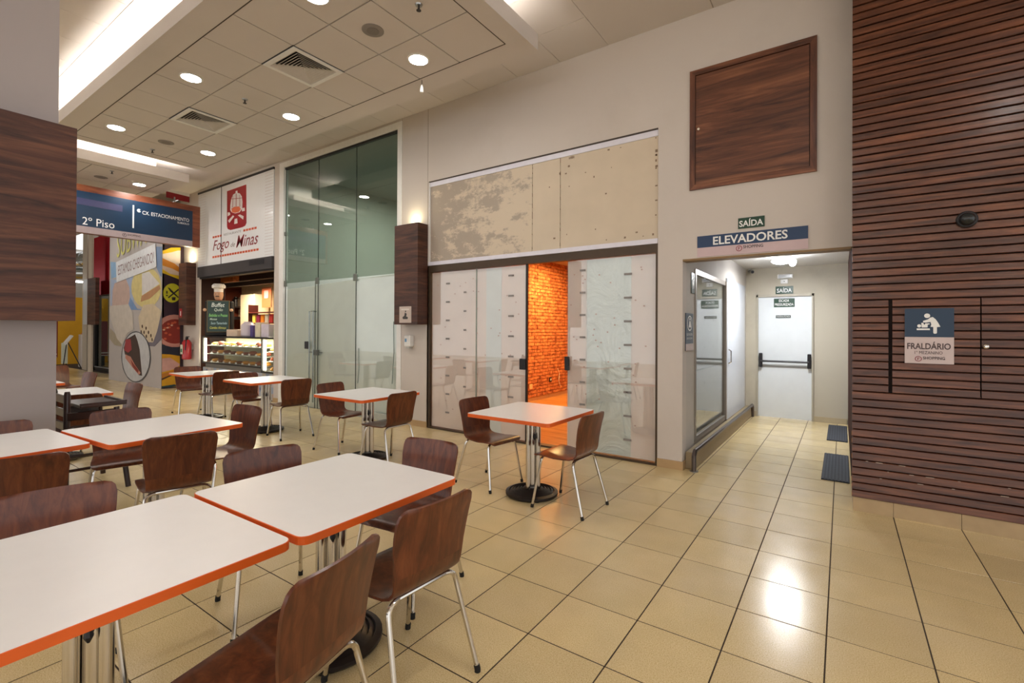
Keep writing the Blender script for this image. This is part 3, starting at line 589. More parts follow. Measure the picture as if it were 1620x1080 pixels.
# ------------------------------------------------------------------ slatted wall on the right
SY = 4.87
sw = struct('wall_slatted', B(.075, 3.6, SY+.028, WY, .116, 4.8), SLATBACK)
struct('baseboard_slatted', MB().box(.075, .339-.001, SY+.006, SY+.05, 0, .114).box(.339+.001, .739-.001, SY+.006, SY+.05, 0, .114).box(.741, 1.139, SY+.006, SY+.05, 0, .114).box(1.141, 1.539, SY+.006, SY+.05, 0, .114).box(1.541, 3.6, SY+.006, SY+.05, 0, .114).box(.075, .095, SY+.05, WY, 0, .114), plain('B8A07C', .45, var=.08, scale=9))
PIT = .0625
def slat_mb(x0, x1, h=PIT, L=True):
    """one louvre: flat face leaning slightly, undercut below"""
    pr = [(0, .010), (0, .0), (.001, -.002), (.0, -.004), (h-.018, -.001), (h-.012, .004), (h-.012, .03), (.0, .03)]
    pr = [(.0, .030), (.0, -.002), (.003, -.005), (h-.012, .001), (h-.008, .006), (h-.008, .030)]
    n = len(pr); vs = [(x0, y, z) for z, y in pr] + [(x1, y, z) for z, y in pr]
    return MB().add(vs, [tuple(range(n)), tuple(range(2*n-1, n-1, -1))] + [(i, (i+1) % n, n+(i+1) % n, n+i) for i in range(n)])
full = obj('slat', slat_mb(.068, 3.6), SLAT, sw, local=True); full.location = (0, SY, .118)
i0, i1 = 14, 26          # slats cut by the access doors
left = None; nsl = 75
for i in range(1, nsl):
    z = .118 + i*PIT
    if i0 <= i < i1:
        if left is None: left = obj('slat', slat_mb(.068, .305), SLAT, sw, local=True); o = left
        else: o = bpy.data.objects.new('slat', left.data); C.objects.link(o); o.parent = sw
    else: o = bpy.data.objects.new('slat', full.data); C.objects.link(o); o.parent = sw
    o.location = (0, SY + random.uniform(-.0012, .0012), z)
zt, zb = .118 + i1*PIT, .118 + i0*PIT
struct('door_jamb', B(.302, .330, SY+.022, SY+.03, zb, zt), SLATBACK, sw)
for (a, b, lb) in ((.330, .838, 'slatted access door carrying the baby changing sign'), (.846, 2.2, 'slatted access door with a small round knob at its left edge')):
    t = thing('access_door', lb, 'door', ((a+b)/2, SY, zb), 0)
    obj('backing', B(a, b, SY+.018, SY+.027, zb, zt-.006), SLATBACK, t)
    m0 = None
    for i in range(i0, i1):
        if m0 is None: m0 = obj('slat', slat_mb(a, b), SLAT, t, local=True); o = m0; me = m0.data; [setattr(v, 'co', v.co - Vector(((a+b)/2, 0, 0))) for v in me.vertices]
        else: o = bpy.data.objects.new('slat', m0.data); C.objects.link(o); o.parent = t
        o.location = (0, -.002, i*PIT - i0*PIT)
    if a > .5:
        obj('knob', MB().lathe([(.006, .004), (.006, -.012), (.014, -.016), (.016, -.026), (.008, -.032)], (.866, SY, 1.375), 16, 'y'), CHROME, t, sm=True)
obj('jamb_slat', B(2.205, 2.235, SY-.002, SY+.03, zb, zt-.01), SLAT, sw)
o = None
for i in range(i0, i1):
    if o is None: m0 = obj('slat', slat_mb(2.24, 3.6), SLAT, sw, local=True); o = m0
    else: o = bpy.data.objects.new('slat', m0.data); C.objects.link(o); o.parent = sw
    o.location = (0, SY, .118 + i*PIT)
# worn raw wood on the corner ends of the lowest slats
wn = MB()
for i in (0, 1, 2, 5, 7, 8): wn.box(.0665, .069, SY-.004, SY+.012, .122+i*PIT, .122+i*PIT+.036)
obj('worn_ends', wn, plain('B07A45', .7), sw)
chips = MB(); rr = random.Random(21)
for i, x0_, x1_ in ((2, .25, 2.2), (3, .3, 1.6), (4, .16, .5)):
    x = x0_
    while x < x1_:
        wd_ = rr.uniform(.008, .05); chips.box(x, x+wd_, SY-.0035, SY+.003, .118+i*PIT+.051, .118+i*PIT+.0545); x += wd_ + rr.uniform(.04, .3)
o = obj('paint_chips', chips, plain('C9B6A6', .8), sw); o['kind'] = 'stuff'
# dome on the slats
t = thing('dome_camera', 'black glass dome camera on the slatted wooden wall', 'camera', (.765, SY, 2.32))
obj('base', MB().lathe([(.062, 0), (.062, -.012), (.055, -.02)], (.765, SY-.004, 2.32), 24, 'y'), BLACK, t, sm=True)
obj('dome', MB().lathe([(.05, -.018), (.047, -.035), (.036, -.052), (.02, -.062), (.002, -.066)], (.765, SY-.004, 2.32), 24, 'y'), plain('202426', .08), t, sm=True)
# baby changing sign
fs = face_y(SY-.012)
t = board_sign('changing_room_sign', 'navy and pale FRALDARIO sign with a woman changing a baby on the slats', 'sign', fs, .405, .693, 1.235, 1.66, PINKISH, 0, .006)
obj('upper_field', MB().prism([(.405, 1.44), (.693, 1.44), (.693, 1.66), (.405, 1.66)], fs, .006, .008), NAVY2, t)
pm = MB()
us = [p[0] for c, q in ART['BABY'] for p in q]; vs_ = [p[1] for c, q in ART['BABY'] for p in q]
for c, q in ART['BABY']: pm.prism(q, fs, .0085, .010)
obj('pictogram', pm, TXTW, t)
text('FRALDÁRIO', 'lettering', fs, .420, .675, 1.345, 1.405, TXTD, t, d=.0075, bold=.02)
text('1º MEZANINO', 'lettering', fs, .465, .628, 1.308, 1.332, TXTD, t, d=.0075)
def mall_mark(t, fn, u0, v0, h, d, m1, m2, ratio=5.6):
    r = h*.5
    obj('emblem', MB().prism(ellipse(u0+r, v0+r, r, r, 20), fn, d, d+.0006), m1, t)
    obj('emblem_inner', MB().prism(ellipse(u0+r, v0+r, r*.76, r*.76, 20), fn, d+.0006, d+.0011), m2, t)
    text('F', 'emblem_letter', fn, u0+r*.7, u0+r*1.35, v0+r*.5, v0+r*1.5, m1, t, d=d+.0016, bold=.02)
    text('SHOPPING', 'lettering', fn, u0+h*1.15, u0+h*ratio*.75, v0+h*.42, v0+h*.95, TXTD, t, d=d, bold=.02)
mall_mark(t, fs, .466, 1.25, .042, .0075, TXTR, PINKISH)
# elevator and exit signs above the opening
t = board_sign('exit_sign', 'green SAIDA exit sign on the wall above the ELEVADORES board', 'sign', face_y(WY), -.855, -.62, 2.495, 2.60, GREEN)
text('SAÍDA', 'lettering', face_y(WY), -.845, -.632, 2.512, 2.588, TXTW, t, d=.0095, bold=.02)
t = board_sign('elevator_sign', 'long navy and pink ELEVADORES board over the corridor opening', 'sign', face_y(WY), -1.245, -.26, 2.245, 2.46, plain('CDB5B8', .4, var=.02))
obj('upper_field', MB().prism([(-1.245, 2.34), (-.26, 2.34), (-.26, 2.46), (-1.245, 2.46)], face_y(WY), .008, .010), NAVY, t)
text('ELEVADORES', 'lettering', face_y(WY), -1.09, -.425, 2.357, 2.442, TXTW, t, d=.0115, bold=.02)
mall_mark(t, face_y(WY), -.875, 2.272, .058, .009, TXTR, plain('CDB5B8', .4, var=.02))

# square hatch
t = thing('wall_hatch', 'large square walnut hatch with a mitred frame high on the wall', 'hatch', (-.755, WY, 2.95))
u0, u1, v0, v1, wd = -1.322, -.192, 2.95, 4.20, .055
fw_ = face_y(WY)
for pg, mt in (([(u0, v0), (u1, v0), (u1-wd, v0+wd), (u0+wd, v0+wd)], PANELW), ([(u0, v1), (u0+wd, v1-wd), (u1-wd, v1-wd), (u1, v1)], PANELW),
           ([(u0, v0), (u0+wd, v0+wd), (u0+wd, v1-wd), (u0, v1)], PANELV), ([(u1, v0), (u1, v1), (u1-wd, v1-wd), (u1-wd, v0+wd)], PANELV)):
    obj('frame_rail', MB().prism(pg, fw_, 0, .022), mt, t)
obj('panel', B(u0+wd+.004, u1-wd-.006, WY-.014, WY-.002, v0+wd+.004, v1-wd-.006), PANELW, t)
obj('recess', B(u0+wd, u1-wd, WY-.003, WY, v0+wd, v1-wd), SLATBACK, t)
obj('lock', MB().lathe([(.012, 0), (.012, -.006), (.005, -.008)], (-1.235, WY-.014, 3.58), 12, 'y'), plain('E8E2D0', .3, .4), t)
# ------------------------------------------------------------------ boarded storefront
bd = MB()
for a, b, lb in ((-5.11, -3.303, 0), (-3.297, -2.893, 1), (-2.887, -1.668, 2)):
    pass
t = thing('boarded_fascia', 'bare and patched beige boards closing the fascia over the glass storefront', 'panel', (-3.4, WY+.03, 2.42))
for a, b in ((-5.11, -3.303), (-3.297, -2.893), (-2.887, -1.668)):
    obj('board', MB().cbox(((a+b)/2, WY+.035, 3.06), b-a, .02, 1.20, .002), plaster_mat() if a < -5 else plain('D3C4AE', .8, var=.05, scale=3), t)
obj('backing', B(-5.13, -1.66, WY+.05, WY+.06, 2.44, 3.70), DARKGAP, t)
obj('edge_strip', B(-5.128, -5.11, WY+.005, WY+.05, 2.47, 3.69), WHITE, t)
obj('top_strip', B(-5.12, -1.665, WY+.012, WY+.05, 3.62, 3.685), plain('E2E0EC', .4), t)
obj('bottom_strip', B(-5.13, -1.665, WY+.004, WY+.05, 2.435, 2.49), plain('E2E0EC', .4), t)
sc = MB(); rr = random.Random(8)
for x in (-3.30, -2.89):
    z = 2.52
    while z < 3.58:
        h_ = rr.uniform(.01, .09); sc.box(x-.004, x+.004, WY+.0235, WY+.026, z, z+h_); z += h_ + rr.uniform(.02, .16)
for i in range(34):
    x, z = rr.choice(((rr.uniform(-3.2, -1.7), rr.uniform(2.55, 3.6)), (rr.uniform(-3.2, -1.7), rr.choice((2.53, 3.58))), (-1.70, rr.uniform(2.5, 3.6))))
    sc.box(x, x+rr.uniform(.008, .03), WY+.0235, WY+.026, z, z+rr.uniform(.006, .03))
o = obj('screw_marks', sc, plain('8A7460', .8), t); o['kind'] = 'stuff'
struct('trim_3', MB().box(-5.13, -1.66, WY-.001, WY+.05, 3.686, 3.70), plain('4A3F38', .7))
sf = struct('window_2', MB().box(-5.13, -1.66, WY+.005, WY+.09, 2.335, 2.43).box(-5.13, -5.095, WY+.005, WY+.09, .022, 2.335).box(-1.685, -1.66, WY+.005, WY+.09, .022, 2.335).box(-5.13, -1.66, WY, WY+.10, 0, .022), BROWNHDR)
obj('wall_lining', MB().box(-5.15, -5.13, WY+.0, WY+.09, 0, 2.435), plain('C08074', .7), sf)
GL = glass_mat('clear_glass', 'FDFEFD', 1.85)
GLB = glass_mat('dusky_glass', 'D0D8D0', 1.95)
PINKF = film_mat('pink_white_film', 'F2E8E4', .24)
GREYF = film_mat('milky_plastic', 'E0E8E6', .12, .9)
gy = WY + .035
for k, (a, b) in enumerate(((-5.095, -4.232), (-4.228, -3.395))):
    p = obj('pane', B(a, b, gy, gy+.008, .022, 2.335), GL, sf)
obj('mullion', B(-3.395, -3.372, gy-.012, gy+.02, .022, 2.335), BLACK, sf)
obj('joint', B(-4.234, -4.224, gy-.003, gy+.012, .022, 2.335), plain('8E9A8E', .3), sf)
obj('sliding_pane', B(-2.80, -1.69, gy, gy+.008, .03, 2.335), GL, sf)
obj('sliding_pane', B(-2.56, -1.70, gy+.05, gy+.058, .03, 2.335), GL, sf)
obj('film', B(-5.09, -3.40, gy+.014, gy+.016, .03, 2.325), PINKF, sf)
obj('film', B(-2.79, -2.535, gy+.014, gy+.016, .035, 2.325), PINKF, sf)
obj('film', B(-1.98, -1.69, gy+.016, gy+.018, .035, 2.325), PINKF, sf)
obj('plastic_sheet', B(-2.56, -1.97, gy+.020, gy+.022, .035, 2.325), GREYF, sf)
obj('plastic_sheet', B(-4.06, -3.80, gy+.011, gy+.013, .035, 2.325), film_mat('milky_strip', 'ECEEEE', .14), sf)
mk = MB()
for xx, z0, n, ww in ((-4.80, .25, 8, .075), (-4.46, .38, 7, .05), (-3.68, .3, 8, .09), (-2.62, .3, 8, .075), (-2.06, .22, 8, .095)):
    for i in range(n): mk.box(xx, xx+ww, gy-.0015, gy-.0005, z0+i*.27, z0+i*.27+.024)
obj('print_marks', mk, plain('8C8784', .6), sf)
dt = MB(); rr = random.Random(3)
for i in range(70):
    xx = rr.choice((rr.uniform(-5.0, -3.5), rr.uniform(-2.75, -1.8))); zz = rr.uniform(.15, 2.2); dt.box(xx, xx+.018, gy-.0015, gy-.0005, zz, zz+.014)
obj('print_marks', dt, plain('C2A8A0', .6), sf)
obj('lock', MB().cbox((-3.43, gy-.02, 1.03), .09, .04, .14, .006), BLACK, sf)
obj('handle', MB().cbox((-2.775, gy-.03, 1.07), .05, .05, .17, .006), BLACK, sf)
# room behind it
rm = MB().box(-5.36, -5.26, 5.36, 11.2, 0, 3.0).box(-5.3, -1.5, 11.1, 11.2, 0, 3.0).box(-1.6, -1.5, 5.36, 11.2, 0, 3.0)
struct('wall_shop', rm, plain('C9A27A', .8))
struct('ceiling', B(-5.3, -1.5, 5.36, 11.2, 2.95, 3.05), plain('B8A890', .8))
sfl = struct('floor', B(-5.3, -1.5, 5.30, 11.2, -.005, .004), wood('warm_floorboards', 'A86A30', 'CC8A48', 'E0A868', (1.5, 14, 1), rough=.3))
bw = struct('wall_brick', B(-5.26, -5.245, 5.4, 11.1, .09, 2.95), plain('7A4420', .9))
BR = wood('orange_brick', '6E3218', 'B0663A', 'CC8A54', (7, 7, 13), rough=.85, coat=0)
br = MB(); rr = random.Random(5); zz = .10; row = 0
while zz < 2.90:
    y = 7.0 - (row % 2)*.11
    while y < 10.9:
        d = rr.uniform(0, .008); br.box(-5.245, -5.232+d, y, y+.205, zz, zz+.058); y += .217
    zz += .070; row += 1
o = obj('brick', br, BR, bw, recalc=False); o['kind'] = 'stuff'
t = thing('wall_socket', 'black socket with a loose cable on the orange brick wall', 'socket', (-5.23, 9.05, .35))
obj('plate', MB().cbox((-5.218, 9.05, .40), .015, .10, .10, .003), BLACK, t)
obj('socket_face', MB().cbox((-5.208, 9.05, .40), .006, .04, .04, .001), WHITE, t)
obj('cable', MB().tube([(-5.21, 9.35, .62), (-5.20, 9.42, .5), (-5.20, 9.38, .35), (-5.20, 9.46, .22)], .008, 6), plain('E0D0C0', .5), t)
t = thing('wall_socket', 'pale socket low on the orange brick wall beside the pane', 'socket', (-5.23, 8.25, .26))
obj('plate', MB().cbox((-5.218, 8.25, .32), .015, .12, .10, .003), plain('E8B888', .5), t)
t = thing('work_lamp', 'warm orange lamp on the ceiling of the empty brick shop', 'light', (-4.6, 8.3, 2.95))
obj('housing', MB().lathe([(.09, 0), (.09, -.05), (.07, -.06)], (-4.6, 8.3, 2.95), 16), WHITE, t, sm=True)
obj('bulb', MB().lathe([(.06, -.058), (.06, -.066)], (-4.6, 8.3, 2.95), 16), emis('FFB050', 40), t)
area('warm_lamp', (-4.35, 8.5, 2.87), .25, 58, (1, .60, .22))
area('warm_lamp', (-2.6, 8.6, 2.87), .25, 25, (1, .62, .32))

# ------------------------------------------------------------------ tall glass storefront
fr = MB().box(-9.23, -9.08, WY-.01, WY+.08, 0, 4.66).box(-5.81, -5.71, WY-.01, WY+.08, 0, 4.66).box(-9.23, -5.71, WY-.01, WY+.08, 4.66, 4.76)
tf = struct('window_3', fr, plain('ECEBE8', .45))
obj('top_channel', B(-9.08, -5.81, WY+.02, WY+.06, 4.62, 4.66), BLACK, tf)
gy = WY + .04
xs = [-9.08, -7.99, -6.89, -5.81]
for a, b in zip(xs[:-1], xs[1:]):
    obj('pane', B(a+.004, b-.004, gy, gy+.01, 2.37, 4.62), GLB, tf)
    obj('pane', B(a+.004, b-.004, gy, gy+.01, .01, 2.36), GL, tf)
obj('pane_joint', MB().box(-7.994, -7.986, gy-.001, gy+.011, 0, 4.62).box(-6.894, -6.886, gy-.001, gy+.011, 0, 4.62).box(-9.08, -9.07, gy-.001, gy+.011, 0, 4.62).box(-8.08, -8.074, gy-.001, gy+.011, 0, 2.36), plain('2E3A34', .3), tf)
for i, xx in enumerate((-9.06, -7.99, -6.89)):
    obj('patch_fitting', MB().cbox((xx, gy-.012, 2.365), .10, .03, .12, .008), plain('7C8078', .35, .6), tf)
obj('patch_fitting', MB().cbox((-9.06, gy-.012, 3.35), .07, .03, .08, .008), plain('7C8078', .35, .6), tf)
GF = film_mat('greenish_white_film', 'E6ECE4', .2, .15)
ff = MB().prism([(-9.06, .0), (-5.82, .0), (-5.82, 2.37), (-6.86, 2.34), (-7.9, 2.30), (-8.02, 2.28), (-9.06, 2.26)], face_y(gy+.03), 0, .002)
obj('film', ff, GF, tf)
obj('film_cut', MB().tube([(-6.80, gy-.002, 1.15), (-6.79, gy-.002, .8), (-6.82, gy-.002, .55)], .006, 5).tube([(-5.93, gy-.002, 1.6), (-5.92, gy-.002, 1.1), (-5.96, gy-.002, .6)], .006, 5), plain('6C7A72', .5), tf)
obj('handle', MB().tube([(-8.04, gy, 1.80), (-8.04, gy-.06, 1.80), (-8.16, gy-.06, 1.80), (-8.16, gy-.06, .12)], .012, 8).tube([(-8.04, gy-.06, 1.8), (-8.04, gy-.06, .12)], .012, 8), plain('8A908C', .25, .9), tf, sm=True)
obj('lock', MB().cbox((-8.30, gy-.02, 1.17), .12, .03, .14, .005), plain('22242A', .4), tf)
obj('latch', MB().cbox((-7.98, gy-.03, 1.04), .12, .05, .10, .006).box(-8.2, -7.8, gy-.04, gy-.025, 1.035, 1.05), plain('6C6E6A', .35, .7), tf)
obj('floor_rail', B(-6.75, -5.82, WY-.03, WY+.03, 0, .10), plain('B0B4AC', .5), tf)
rm = MB().box(-9.42, -9.3, 5.36, 9.3, 0, 4.8).box(-9.3, -5.4, 9.2, 9.3, 0, 4.8).box(-5.5, -5.4, 5.36, 9.2, 0, 4.8)
struct('wall_shop', rm, plain('A4A8A0', .8))
area('vacant_shop_fill', (-7.4, 7.4, 4.6), .8, 75, (1, 1, .97))  # added lamp without a fixture, lifts the dark vacant shop
struct('ceiling', B(-9.4, -5.37, 5.36, 9.3, 4.7, 4.82), plain('9A9C94', .8))
struct('floor', B(-9.4, -5.4, 5.30, 9.3, -.005, .004), plain('8C8880', .6))

# pillar wood boxes with an up-light behind
def wood_box(label, x0, x1, y0, y1, z0, z1, up=None, pw=6):
    t = thing('wall_box', label, 'wall panel', ((x0+x1)/2, (y0+y1)/2, z0), 0, 'walnut boxes fixed to the pillars')
    obj('body', MB().cbox(((x0+x1)/2, (y0+y1)/2, (z0+z1)/2), x1-x0, y1-y0, z1-z0, .002), BOXW, t)
    if up:
        obj('uplight', MB().lathe([(.035, 0), (.035, .012)], (up[0], up[1], z1), 12), emis('FFE9B0', 12), t)
        area('up_light', (up[0], up[1], z1+.03), .08, pw, (1, .86, .55), (PI, 0, 0))
    return t
wood_box('tall walnut box on the pillar between the two glass shopfronts', -5.64, -5.14, 5.0, WY, 1.55, 3.055, (-5.40, 5.12), .8)
wood_box('walnut box on the far pillar above the fire extinguisher', -13.35, -12.93, 5.0, WY, 1.55, 3.055, (-13.12, 5.1), 3)
fn = face_y(5.0)
t = board_sign('paper_notice', 'small beige notice with a pictogram low on the walnut pillar box', 'sign', fn, -5.52, -5.265, 1.575, 1.82, plain('C9B9AE', .6), 0, .003)
obj('caption', MB().prism([(-5.48, 1.765), (-5.31, 1.765), (-5.31, 1.785), (-5.48, 1.785)], fn, .003, .004), plain('E4DCD4', .6), t)
obj('pictogram', MB().prism([(-5.44, 1.63), (-5.34, 1.63), (-5.335, 1.66), (-5.37, 1.67), (-5.36, 1.71), (-5.40, 1.73), (-5.41, 1.68), (-5.45, 1.66)], fn, .003, .0045).prism(ellipse(-5.385, 1.745, .012, .012, 10), fn, .003, .0045), plain('3E3A3A', .6), t)
t = thing('sanitizer_dispenser', 'white hand sanitiser dispenser on the pillar below the walnut box', 'dispenser', (-5.48, WY, 1.19))
obj('body', MB().cbox((-5.48, WY-.05, 1.30), .13, .10, .18, .015), WHITE, t)
obj('nozzle', MB().cbox((-5.48, WY-.055, 1.20), .08, .06, .03, .006), plain('B8B8B4', .4), t)
obj('label_window', MB().cbox((-5.50, WY-.102, 1.31), .04, .004, .05, .001), plain('5A86A8', .3), t)

# ------------------------------------------------------------------ grill restaurant
PAINTW = plain('F0F2F4', .22, var=.01)
t = thing('restaurant_sign', 'white ribbed fascia of the grill restaurant with its red pan logo', 'sign', (-11.1, WY, 2.93))
for a, b in ((-12.78, -11.625), (-11.61, -10.53), (-10.528, -9.43)):
    obj('panel', B(a, b, WY-.02, WY+.04, 2.94, 4.69), PAINTW, t)
gr = MB()
for i in range(28):
    z = 2.98 + i*.062; gr.box(-12.77, -12.40, WY-.0215, WY-.02, z, z+.012); gr.box(-9.75, -9.44, WY-.0215, WY-.02, z, z+.012)
obj('ribs', gr, plain('D2CCCC', .4), t)
obj('top_rail', B(-12.8, -9.42, WY-.03, WY+.04, 4.69, 4.735), BLACK, t)
obj('joint', B(-11.625, -11.61, WY-.026, WY+.03, 2.94, 4.69), BLACK, t)
fl = face_y(WY-.02)
mats = {}
for k, (c, q) in enumerate(ART['LOGO']):
    mats.setdefault(c, MB()).prism(q, fl, .001 + .0016*min(k, 4), .002 + .0016*min(k, 4))
for c, mb in mats.items(): obj('logo', mb, plain(c, .35, var=.02), t)
MAR = plain('8E2A30', .4, var=0)
text('Fogo', 'lettering', fl, -12.02, -11.25, 3.20, 3.50, MAR, t, shear=.35, bold=.004)
text('de', 'lettering', fl, -11.18, -10.98, 3.28, 3.38, plain('7A6A60', .5), t, shear=.35)
text('Minas', 'lettering', fl, -10.93, -10.0, 3.24, 3.50, MAR, t, shear=.35, bold=.004)
text('RESTAURANTE', 'lettering', fl, -11.50, -10.72, 3.56, 3.61, plain('8A8684', .5), t)
dsh = MB()
def dashes(a, b, z):
    x = a
    while x < b: dsh.box(x, x+.085, WY-.0235, WY-.02, z, z+.045); x += .115
dashes(-12.03, -11.60, 3.56); dashes(-10.62, -10.05, 3.56); dashes(-12.03, -10.05, 3.10)
obj('dashes', dsh, plain('D8572A', .4), t)
t = thing('shutter_box', 'dark roller shutter housing above the restaurant counter', 'shutter', (-11.1, WY, 2.68))
obj('housing', B(-12.74, -9.43, WY-.05, WY+.12, 2.69, 2.935), plain('3A3638', .45), t)
obj('maker_plate', B(-10.30, -9.72, WY-.056, WY-.05, 2.80, 2.90), BLACK, t)
obj('bottom_bar', B(-12.72, -9.43, WY-.01, WY+.1, 2.655, 2.69), BLACK, t)
# interior
rm = MB().box(-19.6, -9.5, 8.6, 8.7, 0, 3.6).box(-9.46, -9.43, 5.37, 8.6, 0, 3.6)
struct('wall_shop', rm, plain('C8B08C', .8))
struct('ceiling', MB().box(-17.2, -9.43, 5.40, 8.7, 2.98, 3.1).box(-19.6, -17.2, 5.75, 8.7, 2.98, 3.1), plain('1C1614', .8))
beams = MB()
for y in (5.9, 6.7, 7.5): beams.box(-19, -9.5, y, y+.12, 2.80, 2.98)
struct('trim_4', beams, plain('2A1A14', .7))
struct('trim_5', MB().box(-16.5, -13.2, 6.2, 6.35, 2.72, 2.98).box(-14.0, -12.4, 7.9, 8.4, 2.86, 2.94), wood('orange_timber', '7A3A12', 'C06A24', 'E09040', (2, 9, 9), rough=.5))  # beams of orange wood under the dark shop ceiling
struct('floor', B(-19.6, -9.43, 5.27, 8.7, -.005, .004), plain('6A5A4A', .5))
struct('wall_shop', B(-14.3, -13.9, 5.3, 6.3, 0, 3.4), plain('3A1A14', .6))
area('kitchen_light', (-15.2, 7.3, 2.78), 1.2, 80, (1, .80, .55), shape='RECTANGLE', size_y=.5)
area('kitchen_light', (-11.4, 6.45, 2.78), .9, 25, (1, .80, .55), shape='RECTANGLE', size_y=.4)
CREAM = plain('E6D6BC', .5)
def simple(name, label, cat, mb, mat, loc, parts=(), group=None, sm=False):
    t = thing(name, label, cat, loc, 0, group)
    obj('body', mb, mat, t, sm=sm)
    for n, m, mt in parts: obj(n, m, mt, t)
    return t
simple('wall_cabinet', 'reddish brown kitchen cabinet at the back left of the restaurant', 'cabinet', MB().box(-19.0, -17.7, 8.1, 8.6, 1.35, 2.95), plain('6A2C14', .5), (-18.4, 8.35, 1.35), [('door', MB().box(-18.95, -18.36, 8.08, 8.1, 1.4, 2.9).box(-18.34, -17.75, 8.08, 8.1, 1.4, 2.9), plain('7C3618', .4))])
simple('wall_shelf', 'dark shelf with appliances on the restaurant back wall', 'shelf', MB().box(-18.3, -16.7, 8.15, 8.6, 2.18, 2.22), plain('3A2418', .5), (-17.5, 8.4, 2.18))
for i, (x, c, h, nm, lb) in enumerate(((-17.95, 'D8B890', .30, 'jar', 'pale glass jar at the left of the kitchen shelf'), (-17.6, '221C1C', .36, 'coffee_maker', 'black coffee maker on the kitchen shelf'), (-17.25, '6A5A48', .34, 'canister', 'brown canister on the kitchen shelf'), (-16.95, '2A2220', .26, 'pot', 'small dark pot at the right of the kitchen shelf'))):
    simple(nm, lb, nm.replace('_', ' '), MB().lathe([(.09, 0), (.11, .02), (.11, h*.75), (.06, h*.9), (.06, h)], (x, 8.36, 2.22), 14), plain(c, .3), (x, 8.36, 2.22), sm=True)
simple('serving_hatch', 'bright cream tiled panel below the kitchen shelf', 'panel', MB().box(-18.1, -17.0, 8.5, 8.59, 1.88, 2.14), plain('F4E4C4', .3), (-17.5, 8.57, 1.88))
simple('stove_hood', 'dark range hood below the cream panel', 'hood', MB().prism([(-18.2, 1.78), (-16.9, 1.78), (-17.1, 1.88), (-18.0, 1.88)], face_y(8.4), 0, .3), plain('1E1210', .4), (-17.5, 8.3, 1.78))
t = thing('wall_clock', 'round dark clock with a cream face on the kitchen wall', 'clock', (-16.75, 8.55, 1.95))
obj('rim', MB().lathe([(.30, 0), (.30, -.06), (.22, -.07)], (-16.75, 8.58, 2.12), 24, 'y'), BLACK, t, sm=True)
obj('face', MB().lathe([(.21, -.06), (.21, -.072)], (-16.75, 8.58, 2.12), 24, 'y'), plain('E0C890', .5), t)
obj('hand', MB().box(-16.76, -16.74, 8.49, 8.50, 2.12, 2.27).box(-16.75, -16.64, 8.49, 8.50, 2.11, 2.13), BLACK, t)
simple('paper_sheet', 'pale lilac paper sheet pinned beside the clock', 'paper', MB().box(-16.5, -15.95, 8.57, 8.58, 1.50, 2.08), plain('DCD4E0', .6), (-16.2, 8.58, 1.5), [('print', MB().box(-16.35, -16.1, 8.565, 8.57, 1.85, 1.95).box(-16.38, -16.08, 8.565, 8.57, 1.58, 1.66), plain('B87A94', .6))])
simple('fridge', 'tall cream fridge behind the clock in the restaurant kitchen', 'fridge', MB().cbox((-16.2, 8.3, 1.5), .9, .5, 2.2, .02), plain('EFE2C4', .4), (-16.2, 8.3, .4))
simple('menu_poster', 'orange brown poster hanging at the right of the kitchen', 'poster', MB().box(-15.55, -15.0, 8.2, 8.22, 2.15, 2.8), plain('B0603A', .5), (-15.3, 8.2, 2.25), [('print', MB().box(-15.4, -15.15, 8.19, 8.2, 2.45, 2.7), plain('D8A0A0', .5))])
sh = thing('snack_shelf', 'shelf rack full of colourful snack packets by the right shop wall', 'shelf', (-14.2, 7.6, 1.2))
obj('shelf_board', MB().box(-15.0, -13.2, 7.5, 7.8, 1.30, 1.33).box(-15.0, -13.2, 7.5, 7.8, 1.62, 1.65).box(-15.0, -13.2, 7.5, 7.8, 1.94, 1.97), plain('6A2A20', .5), sh)
obj('upright', MB().box(-15.02, -15.0, 7.5, 7.8, 0, 2.2).box(-13.2, -13.18, 7.5, 7.8, 0, 2.2), plain('4A1C18', .5), sh)
cols = ('C83A3A', 'E08A2A', 'E8D060', '4A8A4A', 'D8D8D0', '8A2A4A', '3A6AA0'); rr = random.Random(9)
nm_c = {'C83A3A': 'red', 'E08A2A': 'orange', 'E8D060': 'yellow', '4A8A4A': 'green', 'D8D8D0': 'white', '8A2A4A': 'purple', '3A6AA0': 'blue'}
for r_, z in enumerate((1.33, 1.65)):
    for i in range(7):
        c = cols[(i*3 + r_*2) % 7]; x = -14.85 + i*.24
        o = obj('snack_packet', MB().prism([(x, z), (x+.18, z), (x+.17, z+.22), (x+.15, z+.25), (x+.03, z+.25), (x+.01, z+.22)], face_y(7.6), 0, .06), plain(c, .4))
        tag(o, '%s snack packet on the %s shelf of the rack' % (nm_c[c], ('lower', 'upper')[r_]), 'packet', 'snack packets in the restaurant')
